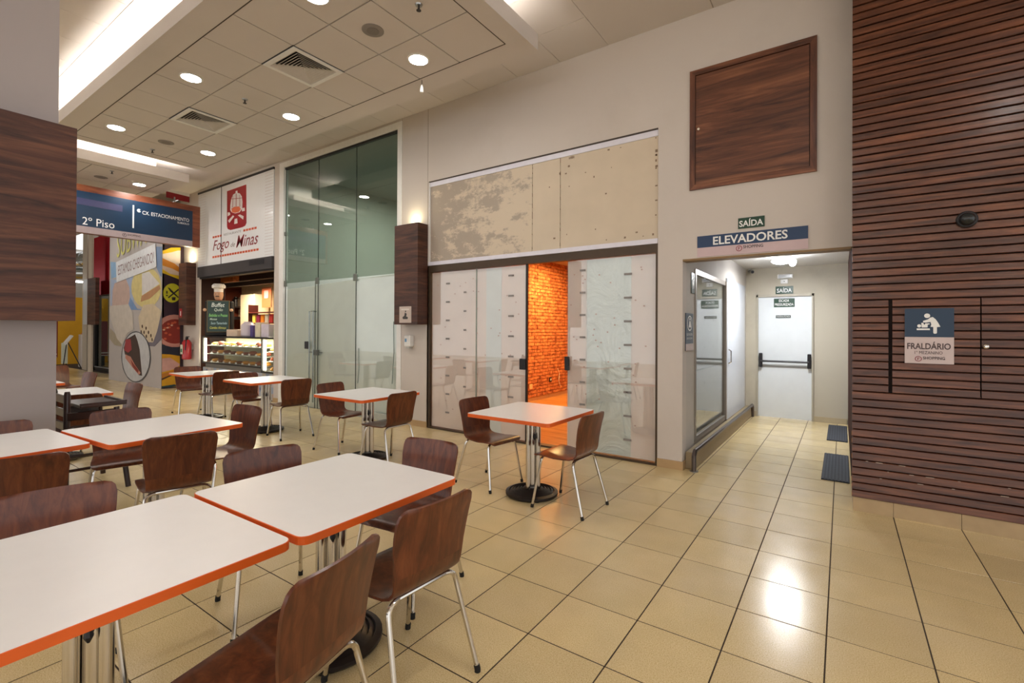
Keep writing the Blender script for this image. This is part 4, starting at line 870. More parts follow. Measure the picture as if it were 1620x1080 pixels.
# counter of patterned tiles
ct = thing('tiled_counter', 'restaurant counter front clad in patterned blue-grey tiles', 'counter', (-11.0, 5.6, 0))
obj('carcass', B(-12.72, -9.44, 5.30, 5.9, 0, .55), plain('8A8680', .6), ct)
rr = random.Random(4); tcols = [plain(c, .3) for c in ('A8B0BE', 'B8B0A8', '9AA8C0', 'C4BCC0', 'C08A78', 'B4BAC8')]
tm = {}
for i in range(24):
    for k in range(4):
        x = -12.71 + i*.136
        b_ = MB().cbox((0, 0, 0), .132, .012, .132, .002)
        if 'm' not in tm: o = obj('tile', b_, tcols[0], ct, local=True); tm['m'] = o.data; tm[0] = o.data
        else:
            ci = rr.randrange(6)
            if ci not in tm: me = tm['m'].copy(); me.materials.clear(); me.materials.append(tcols[ci]); tm[ci] = me
            o = bpy.data.objects.new('tile', tm[ci]); C.objects.link(o); o.parent = ct
        o.location = (x + .066 + 11.0, 5.293 - 5.6, .07 + k*.136)
pt = MB()
for i in range(24):
    for k in range(4):
        if (i*7 + k*3) % 4 == 0: pt.prism(ellipse(-12.71+i*.136+.066, .07+k*.136, .035, .035, 8), face_y(5.286), 0, .001)
o = obj('tile_motifs', pt, plain('6A7AA0', .4), ct); o['kind'] = 'stuff'
def show_case(name, label, x0, x1, y0, z0, z1, n):
    t = thing(name, label, 'display case', ((x0+x1)/2, y0+.3, z0))
    y1 = y0 + .55
    obj('frame', MB().box(x0, x1, y0, y0+.03, z0, z0+.03).box(x0, x1, y0, y1, z1-.03, z1).box(x0, x0+.03, y0, y0+.03, z0+.03, z1-.03).box(x1-.03, x1, y0, y0+.03, z0+.03, z1-.03), BLACK, t)
    obj('back_panel', B(x0+.02, x1-.02, y1-.02, y1, z0, z1-.03), plain('A8A488', .5), t)
    obj('floor_tray', B(x0+.02, x1-.02, y0+.03, y1-.02, z0, z0+.02), STEEL, t)
    for zz in (z0+.22, z0+.42): obj('glass_shelf', B(x0+.03, x1-.03, y0+.06, y1-.04, zz, zz+.01), plain('C4CCC0', .2), t)
    obj('front_glass', B(x0+.03, x1-.03, y0+.008, y0+.014, z0+.03, z1-.03), GL, t)
    area('case_glow', ((x0+x1)/2, y0+.25, z1-.05), x1-x0-.2, 9*(x1-x0), (1, .93, .72), shape='RECTANGLE', size_y=.2)
    obj('light_strip', B(x0+.04, x0+.10, y0+.03, y0+.06, z0+.05, z1-.05), emis('FFF6D8', 7, 'case_light'), t)
    return t
show_case('display_case', 'long lit glass food case on the tiled restaurant counter', -12.72, -9.99, 5.27, .64, 1.29, 2)
show_case('display_case', 'short lit glass food case nearest the right shop pillar', -9.96, -9.45, 5.24, .56, 1.29, 1)
struct('counter_riser', B(-12.7, -9.98, 5.34, 5.85, .55, .64), plain('8A8680', .6), ct)
rr = random.Random(12)
ORD = ('first', 'second', 'third', 'fourth', 'fifth', 'sixth', 'seventh', 'eighth', 'ninth')
food = [('E09A3A', 'pastry', 'golden'), ('C8502A', 'pie', 'red-orange'), ('E8C070', 'cheese bread', 'pale yellow'), ('7A3A20', 'cake', 'brown'), ('D8D8C8', 'cream roll', 'white'), ('5A7A3A', 'salad bowl', 'green')]
for lv, z in enumerate((.66, .87, 1.07)):
    nF = 9
    for i in range(nF):
        c, nme, ad = food[(i*2 + lv*3 + (i % 3)) % 6]
        x = -12.45 + i*.29
        h = .07 + rr.random()*.04
        tt = thing(nme.replace(' ', '_'), '%s %s on the %s shelf of the long food case, %s from the left' % (ad, nme, ('bottom', 'middle', 'top')[lv], ORD[i]), 'food', (x, 5.5, z), 0, 'food in the long display case')
        obj('tray', MB().cbox((x, 5.5, z+.008), .23, .24, .014, .004), plain('D0D0CC', .2, .6), tt)
        obj('portion', MB().lathe([(.05, .014), (.085, .03), (.085, h*.7), (.05, h)], (x, 5.46, z), 12), plain(c, .5, var=.1, scale=40), tt, sm=True)
        obj('price_card', MB().cbox((x+.03, 5.36, z+.03), .08, .004, .035, .001), WHITE, tt)
for lv, z in enumerate((.58, .79, .99)):
    for i in range(2):
        c, nme, ad = food[(i*3 + lv) % 6]; x = -9.78 + i*.22
        tt = thing(nme.replace(' ', '_'), '%s %s on the %s shelf of the short food case' % (ad, nme, ('bottom', 'middle', 'top')[lv]), 'food', (x, 5.45, z), 0, 'food in the short display case')
        obj('tray', MB().cbox((x, 5.45, z+.008), .18, .2, .014, .004), plain('D0D0CC', .2, .6), tt)
        obj('portion', MB().lathe([(.04, .014), (.07, .03), (.07, .06), (.04, .09)], (x, 5.42, z), 12), plain(c, .5, var=.1, scale=40), tt, sm=True)
# things on top of the long case
for i, (x, c, wd, h, lb, nm) in enumerate(((-11.55, 'E0C8B0', .5, .16, 'stack of pale cartons on the food case', 'carton'), (-11.0, 'D8CCD4', .26, .34, 'big pale round jar on the food case', 'jar'), (-10.68, '5A4A8A', .10, .26, 'small violet carton on the food case', 'carton'), (-10.42, 'E8DCC0', .2, .32, 'cream box with a yellow print on the food case', 'box'), (-10.12, 'DCD0DC', .3, .28, 'lilac white napkin box on the food case', 'box'), (-9.72, '5FAE4A', .12, .18, 'small green card holder on the short case', 'holder'))):
    if i == 1: tag(obj(nm, MB().lathe([(.12, 0), (.15, .03), (.15, .26), (.09, .32), (.09, .34)], (x, 5.5, 1.29), 18), plain(c, .3), sm=True), lb, nm)
    else: tag(obj(nm, MB().cbox((x, 5.5, 1.29+h/2), wd, .2, h, .008), plain(c, .5, var=.08)), lb, nm)
# chef figure with the chalk board
a = -.85
def R2(x, y, z): return (-12.22 + x*math.cos(a) - y*math.sin(a), 5.42 + x*math.sin(a) + y*math.cos(a), 1.29 + z)
a = math.radians(50)
t = thing('chef_figure', 'chef figurine in a white hat holding a chalk menu board', 'figurine', (-12.22, 5.42, 1.29))
def rot_mb(mb):
    mb.v = [R2(*v) for v in mb.v]; return mb
obj('body', rot_mb(MB().cbox((0, .06, .42), .60, .14, .84, .03)), plain('141214', .6), t)
obj('head', rot_mb(MB().lathe([(.05, .84), (.085, .90), (.10, .98), (.095, 1.05), (.05, 1.10)], (-.02, .04, 0), 16)), plain('C89A78', .5), t, sm=True)
obj('moustache', rot_mb(MB().cbox((-.02, -.06, .945), .08, .02, .02, .005).cbox((-.055, -.055, 1.0), .015, .012, .012, .002).cbox((.015, -.055, 1.0), .015, .012, .012, .002)), plain('3A241C', .6), t)
obj('neckerchief', rot_mb(MB().lathe([(.07, .82), (.09, .85), (.06, .87)], (-.02, .04, 0), 12)), plain('6A1818', .6), t)
hm = MB().lathe([(.095, 1.05), (.10, 1.14)], (-.02, .04, 0), 16)
for i in range(6): hm.lathe([(.02, 1.12), (.07, 1.15), (.075, 1.20), (.04, 1.245)], (-.02+.075*math.cos(i*PI/3), .04+.075*math.sin(i*PI/3), 0), 10)
obj('hat', rot_mb(hm.lathe([(.09, 1.13), (.10, 1.2), (.05, 1.25)], (-.02, .04, 0), 12)), plain('E8E2DA', .6), t, sm=True)
obj('hand', rot_mb(MB().cbox((-.28, -.06, .62), .07, .06, .07, .02).cbox((.28, -.06, .62), .07, .06, .07, .02)), plain('D8B090', .5), t)
bb = MB().cbox((0, -.045, .47), .48, .02, .76, .004)
obj('board_frame', rot_mb(bb), plain('6A5A3A', .5), t)
obj('board', rot_mb(MB().cbox((0, -.058, .47), .44, .012, .72, .002)), plain('22403A', .35, var=.15, scale=5), t)
fnb = lambda u, v, d: R2(u, -.064-d, v)
for s, u0, u1, v0, v1, c in (('Buffet', -.14, .14, .69, .79, 'EAF4EE'), ('Quilo', -.08, .10, .58, .66, 'D8E8DC'), ('Bebidas e Pratos', -.19, .20, .46, .53, '9AE88A'), ('Massas', -.17, -.02, .38, .43, 'CFE8D8'), ('Suco Tamarindo', -.15, .19, .28, .34, 'BFE0E8'), ('Combo Almoço', -.17, .17, .16, .23, 'E8E86A')):
    text(s, 'chalk_lettering', fnb, u0, u1, v0, v1, plain(c, .6, var=0), t, shear=.2, bold=.01)
# ------------------------------------------------------------------ hoarding with printed food posters
hd = thing('hoarding', 'tall construction hoarding printed with sandwiches, cake and food', 'hoarding', (-15.4, 4.9, 0))
obj('front_board', B(-17.3, -13.6, 4.74, 4.78, 0, 4.38), plain('BDB6B4', .5, var=.05, scale=2), hd)
obj('side_board', B(-13.64, -13.6, 4.742, 5.20, 0, 4.38), plain('35222F', .45), hd)
pf_, ps_ = face_y(4.74), face_x(-13.6)
for key, fn_, nm in (('FRONT', pf_, 'printed_food'), ('SIDE', ps_, 'printed_side')):
    mats = {}
    for k, (c, q) in enumerate(ART[key]):
        dd = .0012 + k*.0006
        mats.setdefault(c, MB()).prism(q, fn_, dd, dd + .0006)
    for c, mb in mats.items(): obj(nm, mb, plain(c, .5, var=.10, scale=6), hd)
dk = .0012 + 28*.0006
text('SUBWAY', 'lettering', pf_, -16.68, -14.15, 3.42, 4.05, plain('D6D27C', .5), hd, d=.0155, shear=.1, slope=.10)
text('ESTAMOS CHEGANDO!', 'lettering', pf_, -16.55, -14.08, 2.93, 3.20, plain('8A6E70', .5), hd, d=.019, slope=.07)

# hanging direction sign
SX = -12.2
sg = thing('direction_sign', 'big navy direction board in a wooden frame reading 2 Piso', 'sign', (SX, 3.6, 3.33))
obj('frame', MB().box(SX-.15, SX, 2.2, 4.99, 3.33, 4.27), wood('sign_timber', '6A3420', '86482C', '9C5C38', (1.6, 1.6, 9), rough=.4), sg)
fs = face_x(SX)
obj('navy_field', MB().prism([(2.26, 3.46), (4.83, 3.46), (4.83, 4.14), (2.26, 4.14)], fs, .001, .012), NAVY2, sg)
obj('pale_band', MB().prism([(2.26, 3.33), (4.83, 3.33), (4.83, 3.46), (2.26, 3.46)], fs, .001, .012), plain('A8989A', .5), sg)
obj('covered_line', MB().prism([(2.5, 3.88), (3.54, 3.86), (3.54, 3.99), (2.5, 4.01)], fs, .012, .014), plain('3A3A5E', .5), sg)
obj('divider', MB().box(SX+.012, SX+.016, 3.71, 3.735, 3.56, 4.04), TXTW, sg)
text('2º Piso', 'lettering', fs, 2.91, 3.41, 3.46+.03, 3.64, TXTW, sg, d=.013)
text('CX. ESTACIONAMENTO', 'lettering', fs, 3.88, 4.76, 3.88, 3.955, TXTW, sg, d=.013)
text('SUBSOLO', 'lettering', fs, 4.53, 4.76, 3.81, 3.85, TXTW, sg, d=.013)
obj('arrow_disc', MB().prism(ellipse(3.82, 3.945, .035, .035, 16), fs, .012, .015), TXTW, sg)
obj('arrow_notch', MB().prism([(3.82, 3.945), (3.86, 3.93), (3.86, 3.975)], fs, .015, .016), NAVY2, sg)
mall_mark(sg, fs, 3.54, 3.355, .075, .0125, TXTD, plain('A8989A', .5))
obj('hanger', MB().tube([(SX-.07, 2.6, 4.27), (SX-.07, 2.6, 4.40)], .015, 6).tube([(SX-.07, 4.5, 4.27), (SX-.07, 4.5, 4.40)], .015, 6), STEEL, sg)

# fire extinguisher and its sign on the far pillar
t = thing('fire_extinguisher', 'red fire extinguisher hanging on the far pillar', 'extinguisher', (-13.08, 5.1, .70))
obj('cylinder', MB().lathe([(.085, 0), (.10, .02), (.10, .40), (.06, .47), (.03, .48)], (-13.08, 5.08, .72), 20), REDM, t, sm=True)
obj('valve', MB().cbox((-13.08, 5.08, 1.23), .06, .05, .06, .008).cbox((-13.04, 5.08, 1.27), .14, .03, .02, .004), plain('2A2A2A', .4), t)
obj('hose', MB().tube([(-13.04, 5.05, 1.23), (-12.96, 5.02, 1.15), (-12.96, 5.0, .95)], .012, 6), BLACK, t, sm=True)
obj('paper_label', MB().prism([(-13.16, .85), (-13.03, .85), (-13.03, 1.08), (-13.16, 1.08)], face_y(4.975), 0, .003), plain('D8D8C8', .5), t)
obj('paper_print', MB().prism([(-13.14, .90), (-13.06, .90), (-13.06, .98), (-13.14, .98)], face_y(4.972), 0, .003), plain('3A7A5A', .5), t)
obj('bracket', B(-13.12, -13.04, 5.17, 5.215, .95, 1.05), STEEL, t)
t = board_sign('extinguisher_sign', 'small red extinguisher sign on the far walnut box', 'sign', face_y(5.0), -13.30, -13.15, 1.74, 1.95, plain('A81E22', .4), 0, .003)
obj('pictogram', MB().prism([(-13.245, 1.78), (-13.205, 1.78), (-13.205, 1.89), (-13.245, 1.89)], face_y(5.0), .003, .004), TXTW, t)

# ------------------------------------------------------------------ column on the left
col = struct('column', B(-5.85, -5.25, .48, 1.10, 0, 4.80), wall_paint('column_paint', 'A9A2A2', '8A8480', .3))
t = thing('wall_box', 'large walnut cladding box around the front column at upper left', 'wall panel', (-5.3, .7, 1.535), 0, 'walnut boxes fixed to the pillars')
obj('body', MB().cbox((-5.43, .74, 2.305), .76, .86, 1.54, .002), BOXW, t)

# ------------------------------------------------------------------ far end of the mall
struct('wall_far', MB().box(-27, -26.8, -10, 11.5, 0, 4.8), plain('B8B4AC', .8))
struct('wall_far_shops', MB().box(-26.8, -22.1, 6.6, 6.8, 0, 4.8).box(-17.3, -13.6, 5.3, 5.33, 3.6, 4.8), plain('B0A89C', .8))
sf2 = struct('window_4', MB().box(-21.6, -17.3, 5.45, 5.55, 0, .12).box(-21.6, -21.3, 5.45, 5.55, 0, 2.6), BLACK)
obj('dark_sheet', B(-21.3, -17.3, 5.56, 5.58, .12, 2.62), film_mat('dark_plastic', '5E6264', .05, 1.0), sf2)
obj('sill', B(-21.3, -17.3, 5.44, 5.46, .12, .15), plain('9A9A98', .4), sf2)
obj('pane', B(-21.3, -17.3, 5.50, 5.51, .12, 2.55), GLB, sf2)
struct('wall_shopfront', MB().box(-21.6, -17.3, 5.6, 5.7, 0, 4.8), plain('3A3432', .8))
t = thing('red_fascia', 'dark red vertically ribbed shop fascia beside the food hoarding', 'fascia', (-20, 5.5, 2.6))
obj('backing', B(-21.6, -17.3, 5.50, 5.56, 2.58, 4.6), plain('7A0E18', .3), t)
p0 = None
for i in range(42):
    if p0 is None: p0 = obj('slat', MB().tube([(0, 0, 0), (0, 0, 2.0)], .038, 6), plain('9C1220', .18, .3), t, local=True); o = p0
    else: o = bpy.data.objects.new('slat', p0.data); C.objects.link(o); o.parent = t
    o.location = (-21.55 + i*.10 + 20, -.01, 0)
for q, (x, z) in enumerate(((-21.0, 3.75), (-20.6, 3.4), (-20.3, 3.75))):
    pass
struct('pillar', B(-22.1, -21.6, 5.30, 5.9, 0, 4.8), plain('BDB2A2', .7))
wood_box('dark brown box on the distant pillar next to the red fascia', -20.15, -19.35, 4.95, 5.05, 1.57, 3.06, None)
struct('pillar', B(-20.45, -20.12, 5.05, 5.10, 0, 4.8), plain('CFC2B0', .7))
tag(obj('white_box', MB().cbox((-20.655, 5.12, 2.33), .42, .2, 1.5, .006), plain('C8CCD0', .4)), 'white wall box beside the distant dark brown box', 'wall panel')  # panel box in plain pale grey-white
struct('wall_yellow', B(-26.0, -25.7, 4.0, 6.6, 0, 2.70), wall_paint('yellow_wall', 'D9A21C', 'B07E10', .3))
lt_ = MB()
obj_y = text('CINEMA', 'lettering', face_x(-25.7), 5.55, 6.05, 1.9, 2.1, plain('6A4A10', .6), bpy.data.objects['wall_yellow'], d=.006) if False else None
ds = thing('air_duct', 'shiny round air duct under the ceiling of the far hall', 'duct', (-24, 5.9, 3.4))
obj('pipe', MB().tube([(-24.5, 5.6, 4.1), (-23.0, 6.2, 4.1)], .30, 18).tube([(-25.4, 5.0, 3.6), (-24.0, 6.3, 3.6)], .22, 18), plain('B8BCBA', .25, .9), ds, sm=True)
obj('joint_ring', MB().tube([(-24.0, 5.8, 4.1), (-23.9, 5.84, 4.1)], .315, 18).tube([(-24.7, 5.66, 3.6), (-24.6, 5.74, 3.6)], .235, 18), STEEL, ds, sm=True)
for i, (x, y) in enumerate(((-25.3, 4.6), (-22.6, 5.2))):
    t = thing('hall_lamp', ('bright strip lamp deep in the far hall above the yellow wall', 'bright strip lamp in the far hall in front of the duct')[i], 'light', (x, y, 3.1), 0, 'lamps of the far hall')
    obj('tube', MB().cbox((x, y, 3.12), .1, .8, .05, .01), emis('FFFFFF', 8, 'hall_glow'), t)
    obj('housing', MB().cbox((x, y, 3.17), .14, .84, .05, .01), WHITE, t)
    obj('rod', MB().tube([(x, y, 3.19), (x, y, 4.8)], .01, 5), BLACK, t)
t = thing('menu_easel', 'black tripod easel with a white slanted menu in the far hall', 'easel', (-23, 5.05, 0))
obj('leg', MB().tube([(-23, 5.1, 1.0), (-22.8, 5.45, 0)], .015, 6), BLACK, t)
obj('leg', MB().tube([(-23, 5.1, 1.0), (-22.8, 4.95, 0)], .015, 6), BLACK, t)
obj('leg', MB().tube([(-23, 5.1, 1.0), (-23.3, 5.15, 0)], .015, 6), BLACK, t)
obj('menu', MB().prism([(5.0, .88), (5.22, 1.20), (5.27, 1.17), (5.06, .84)], face_x(-23.0), -.2, .04), WHITE, t)
obj('panel', MB().cbox((-22.98, 5.03, .55), .03, .17, .75, .005), plain('D8DCC8', .5), t)
t = thing('drink_cooler', 'narrow red and white drinks cooler by the distant pillar', 'cooler', (-22.9, 5.6, 0))
obj('cabinet', MB().cbox((-23.0, 5.62, .62), .4, .32, 1.2, .01), plain('D8D4D2', .4), t)
obj('door', MB().cbox((-22.79, 5.62, .60), .02, .24, .95, .004), plain('6A1420', .2), t)
obj('bottle_rows', MB().tube([(-22.77, 5.57, .2), (-22.77, 5.57, 1.0)], .02, 6).tube([(-22.77, 5.67, .2), (-22.77, 5.67, 1.0)], .02, 6), plain('A83A40', .3), t)
obj('top_cap', MB().cbox((-23.0, 5.62, 1.24), .3, .2, .06, .01), REDM, t)
t = thing('drink_cooler', 'red drinks cooler with white trims half hidden behind the front column', 'cooler', (-23, 4.8, 0))
obj('cabinet', MB().cbox((-23.8, 4.78, 1.05), .4, .40, 1.35, .01), plain('7A1822', .3), t)
obj('trim', MB().cbox((-23.59, 4.74, .50), .02, .42, .05, .004).cbox((-23.59, 4.74, .40), .02, .42, .03, .004).box(-23.6, -23.58, 4.82, 4.86, .5, 1.7), WHITE, t)
obj('plinth', MB().box(-23.95, -23.65, 4.65, 4.9, 0, .38), BLACK, t)
t = thing('red_banner', 'dark red banner with a white edge near the ceiling beyond the direction sign', 'banner', (-16, 5.7, 4.4))
obj('cloth', MB().prism([(4.70, 4.60), (5.19, 4.58), (5.19, 4.72), (4.70, 4.74)], face_x(-13.3), 0, .02), plain('8E1420', .5), t)
obj('edge', MB().prism([(4.70, 4.74), (5.19, 4.72), (5.19, 4.80), (4.70, 4.80)], face_x(-13.3), 0, .03), WHITE, t)

# ------------------------------------------------------------------ ceiling
RZ = 4.40
hp = MB()
hp.box(-27, 7, -10, 5.3, 4.812, 4.95)
hp.box(-2.245, 7, -10, 5.21, 4.80, 4.812); hp.box(-27, -9.8, -10, 5.21, 4.80, 4.812); hp.box(-9.8, -2.245, -10, -.62, 4.80, 4.812)
struct('ceiling', hp, CEIL)
cl = bpy.data.objects[-1] if False else [o for o in C.objects if o.name.startswith('ceiling')][-1]
cs = struct('trim_6', MB().box(-1.1, -1.09, -4, 5.2, 4.797, 4.80).box(.6, .61, -4, 5.2, 4.797, 4.80), plain('948A80', .7))
P1, P2 = .636, .61
pm_ = None
nx = int((9.8-2.245)/P1)
for i in range(nx + 1):
    for r_ in range(10):
        x1 = -2.249 - i*P1; x0 = x1 - P1 + .006; y1 = 5.208 - r_*P2; y0 = y1 - P2 + .006
        if r_ > 5: y1 = 1.79 - (r_-6)*P2; y0 = y1 - P2 + .006
        if r_ == 5: y1 = 5.208 - 5*P2; y0 = 1.796
        if x0 < -9.8: continue
        if x0 > -9.2 and x1 < -3.3 and y0 > 2.6 and y1 < 3.7: continue   # hidden above the raft
        o = obj('panel', B(x0-(x0+x1)/2, x1-(x0+x1)/2, y0-(y0+y1)/2, y1-(y0+y1)/2, 0, .012), CEIL, cl, local=True, recalc=False)
        o.location = ((x0+x1)/2, (y0+y1)/2, 4.80)
VENTS = ((-4.97, 3.07), (-7.42, 3.07))
def raft(x0, x1, y0, y1, lamps, name='ceiling'):
    """dropped ceiling island with a lip, a set-back core and a light cove all round"""
    m = MB(); tx0, tx1, ty0, ty1 = x0+.22, x1-.22, y0+.24, y1-.28
    n = max(1, round((tx1-tx0)/.61)); tx0 = tx1 - n*.61
    m.box(x0, x1, y0, ty0, RZ, RZ+.04); m.box(x0, x1, ty1, y1, RZ, RZ+.04); m.box(x0, tx0, ty0, ty1, RZ, RZ+.04); m.box(tx1, x1, ty0, ty1, RZ, RZ+.04)
    m.box(tx0, tx1, ty0, ty1, RZ+.032, RZ+.04)
    for a in ((x0, x1, y0, y0+.02), (x0, x1, y1-.02, y1), (x0, x0+.02, y0+.02, y1-.02), (x1-.02, x1, y0+.02, y1-.02)): m.box(*a, RZ+.04, RZ+.17)
    m.box(x0+.42, x1-.42, y0+.42, y1-.42, RZ+.04, 4.81)
    r = struct(name, m, CEIL)
    ry = (ty1-ty0)/3; pme = None
    for i in range(n):
        for k in range(3):
            cx_, cy_ = tx0 + (i+.5)*.61, ty0 + (k+.5)*ry
            if any(abs(cx_-vx) < .2 and abs(cy_-vy) < .25 for vx, vy in VENTS): continue
            if pme is None:
                o = obj('panel', B(.006, .604, .006, ry-.006, 0, .030), CEIL, r, local=True, recalc=False); pme = o.data
            else:
                o = bpy.data.objects.new('panel', pme); C.objects.link(o); o.parent = r
            o.location = (tx0 + i*.61, ty0 + k*ry, RZ + random.choice((0, 0, 0, .001, .003)))
    sj = MB().box(tx0-.004, tx1+.004, ty0-.005, ty0+.005, RZ-.0015, RZ+.012).box(tx0-.004, tx1+.004, ty1-.005, ty1+.005, RZ-.0015, RZ+.012).box(tx1-.005, tx1+.005, ty0, ty1, RZ-.0015, RZ+.012).box(tx0-.005, tx0+.005, ty0, ty1, RZ-.0015, RZ+.012)
    obj('seam', sj, DARKGAP, r)
    return r
def cove(x0, x1, y0, y1, label):
    o = obj('cove_light', MB().box(x0, x1, y0, y1, RZ+.045, RZ+.065), COVEM); tag(o, label, 'light', 'cove strip lights')
raft(-9.78, -2.62, 1.93, 4.25, 0)
raft(-18.5, -10.82, 1.93, 4.22, 0)
raft(-9.78, -2.62, -3.6, -1.0, 0)
raft(-.9, 5.2, -3.6, -.6, 0)
cove(-9.5, -2.95, 2.05, 2.13, 'cove strip light along the camera side of the main ceiling raft')
cove(-2.85, -2.77, 2.15, 3.9, 'cove strip light at the right end of the main ceiling raft')
cove(-9.63, -9.55, 2.15, 4.0, 'cove strip light at the far end of the main ceiling raft')
cove(-11.05, -10.97, 2.05, 4.1, 'cove strip light at the near end of the distant ceiling raft')
cove(-9.5, -2.95, -1.22, -1.14, 'cove strip light of the ceiling raft behind the tables')
cove(-.6, 4.9, -.82, -.74, 'cove strip light of the ceiling raft by the slatted wall')
def downlight(x, y, z, label):
    t = thing('downlight', label, 'light', (x, y, z), 0, 'round recessed downlights')
    obj('trim_ring', MB().lathe([(.118, 0), (.118, -.006), (.100, -.010), (.098, 0)], (x, y, z), 28), WHITE, t, sm=True)
    obj('diffuser', MB().lathe([(.099, -.002), (.099, -.005)], (x, y, z), 28), LAMPM, t)
for x, y, lb in ((-3.78, 3.67, 'glowing downlight nearest the raft corner above the square table'), (-3.80, 2.46, 'glowing downlight cut by the top edge of the picture'),
                 (-6.25, 2.45, 'glowing downlight on the camera side between the two air vents'), (-6.25, 3.68, 'glowing downlight on the wall side between the two air vents'),
                 (-8.72, 2.45, 'glowing downlight on the camera side beyond the small vent'), (-8.70, 3.67, 'glowing downlight on the wall side beyond the small vent'),
                 (-11.80, 3.70, 'glowing downlight on the distant ceiling raft above the direction sign'), (-14.3, 3.70, 'downlight further down the distant ceiling raft'), (-11.8, 2.46, 'downlight of the distant raft hidden by the walnut box'), (-14.3, 2.46, 'downlight deep in the distant raft, hidden by the column'),
                 (-16.8, 3.7, 'last downlight of the distant ceiling raft')):
    downlight(x, y, RZ, lb)
for x, y, lb in ((-3.8, -1.7, 'downlight behind the camera, over the tables'), (-6.3, -1.7, 'downlight behind the column'), (-8.7, -1.7, 'downlight behind the far side of the column'), (-3.8, -3.0, 'rear downlight over the tables'), (-6.3, -3.0, 'rear downlight behind the column'),
                 (.3, -1.3, 'downlight behind the camera'), (2.6, -1.3, 'downlight right of the camera'), (.3, -2.9, 'rear downlight behind the camera'), (2.6, -2.9, 'rear downlight right of the camera')):
    downlight(x, y, RZ, lb)
for x, y, lb in ((1.6, 2.2, 'downlight in the high ceiling before the slatted wall'), (-.2, 1.3, 'downlight in the high ceiling above the camera')):
    downlight(x, y, 4.80, lb)
def vent(x, y, sz, label):
    t = thing('air_vent', label, 'vent', (x, y, RZ), 0, 'square ceiling air vents')
    h = sz/2
    fm = MB()
    for a in ((x-h, x+h, y-h, y-h+.05), (x-h, x+h, y+h-.05, y+h), (x-h, x-h+.05, y-h+.05, y+h-.05), (x+h-.05, x+h, y-h+.05, y+h-.05)): fm.box(*a, RZ-.012, RZ+.004)
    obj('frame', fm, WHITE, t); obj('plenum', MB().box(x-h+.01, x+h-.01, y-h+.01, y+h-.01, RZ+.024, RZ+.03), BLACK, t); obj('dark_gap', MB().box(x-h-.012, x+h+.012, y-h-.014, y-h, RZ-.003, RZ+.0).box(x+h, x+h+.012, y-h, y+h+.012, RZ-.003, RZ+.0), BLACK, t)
    # four-way diffuser: nested square blades flaring outwards from a dark plenum
    n = 8; st = (h-.05)/n
    for i in range(n):
        ro = h - .05 - i*st; ri = ro - st*1.25; zo, zi = -.004 - .0, .022
        ri = max(ri, .004)
        vs = [(sx_*r_, sy_*r_, z_) for r_, z_ in ((ro-.004, -.008), (ri, .020), (ri-.002, .019), (ro-.007, -.009)) for sx_, sy_ in ((-1, -1), (1, -1), (1, 1), (-1, 1))]
        fs = [(q*4+k, q*4+(k+1) % 4, ((q+1) % 4)*4+(k+1) % 4, ((q+1) % 4)*4+k) for q in range(4) for k in range(4)]
        obj('slat', MB().add(vs, fs), plain('CFC9C2', .5), t, local=True)
vent(-4.97, 3.07, .60, 'larger looking square air vent nearer the camera')
vent(-7.42, 3.07, .60, 'smaller looking square air vent farther down the raft')
for x, y, lb in ((-3.78, 3.06, 'round grey ceiling speaker near the right end of the raft'), (-8.76, 3.09, 'round grey ceiling speaker at the far end of the main raft'), (-11.85, 3.1, 'round grey speaker on the distant raft')):
    t = thing('ceiling_speaker', lb, 'speaker', (x, y, RZ), 0, 'ceiling speakers')
    obj('grille', MB().lathe([(.105, 0), (.105, -.006), (.09, -.010), (.02, -.012)], (x, y, RZ), 24), plain('8A827C', .6), t, sm=True)
    obj('ring', MB().lathe([(.06, -.0105), (.06, -.013), (.05, -.013)], (x, y, RZ), 20), plain('7A726C', .6), t)
for x, y, lb in ((-3.14, 3.05, 'sprinkler head nearest the right end of the raft'), (-6.27, 3.07, 'sprinkler head between the two air vents'), (-9.3, 3.09, 'sprinkler head at the far end of the main raft'), (-11.2, 3.09, 'sprinkler head on the distant raft')):
    t = thing('sprinkler', lb, 'sprinkler', (x, y, RZ), 0, 'ceiling sprinklers')
    obj('rosette', MB().lathe([(.035, 0), (.03, -.012), (.012, -.014)], (x, y, RZ), 16), STEEL, t, sm=True)
    obj('head', MB().tube([(x, y, RZ-.01), (x, y, RZ-.05)], .009, 8).lathe([(.022, 0), (.022, .004)], (x, y, RZ-.055), 12), plain('2A2426', .4), t)
t = thing('hanging_sensor', 'small white sensor hanging on a wire from the raft corner', 'sensor', (-4.06, 4.0, RZ))
obj('wire', MB().tube([(-4.06, 4.0, RZ), (-4.06, 4.0, RZ-.06)], .003, 5), BLACK, t)
obj('capsule', MB().lathe([(.008, 0), (.014, -.015), (.024, -.075), (.018, -.09)], (-4.06, 4.0, RZ-.055), 12), WHITE, t, sm=True)

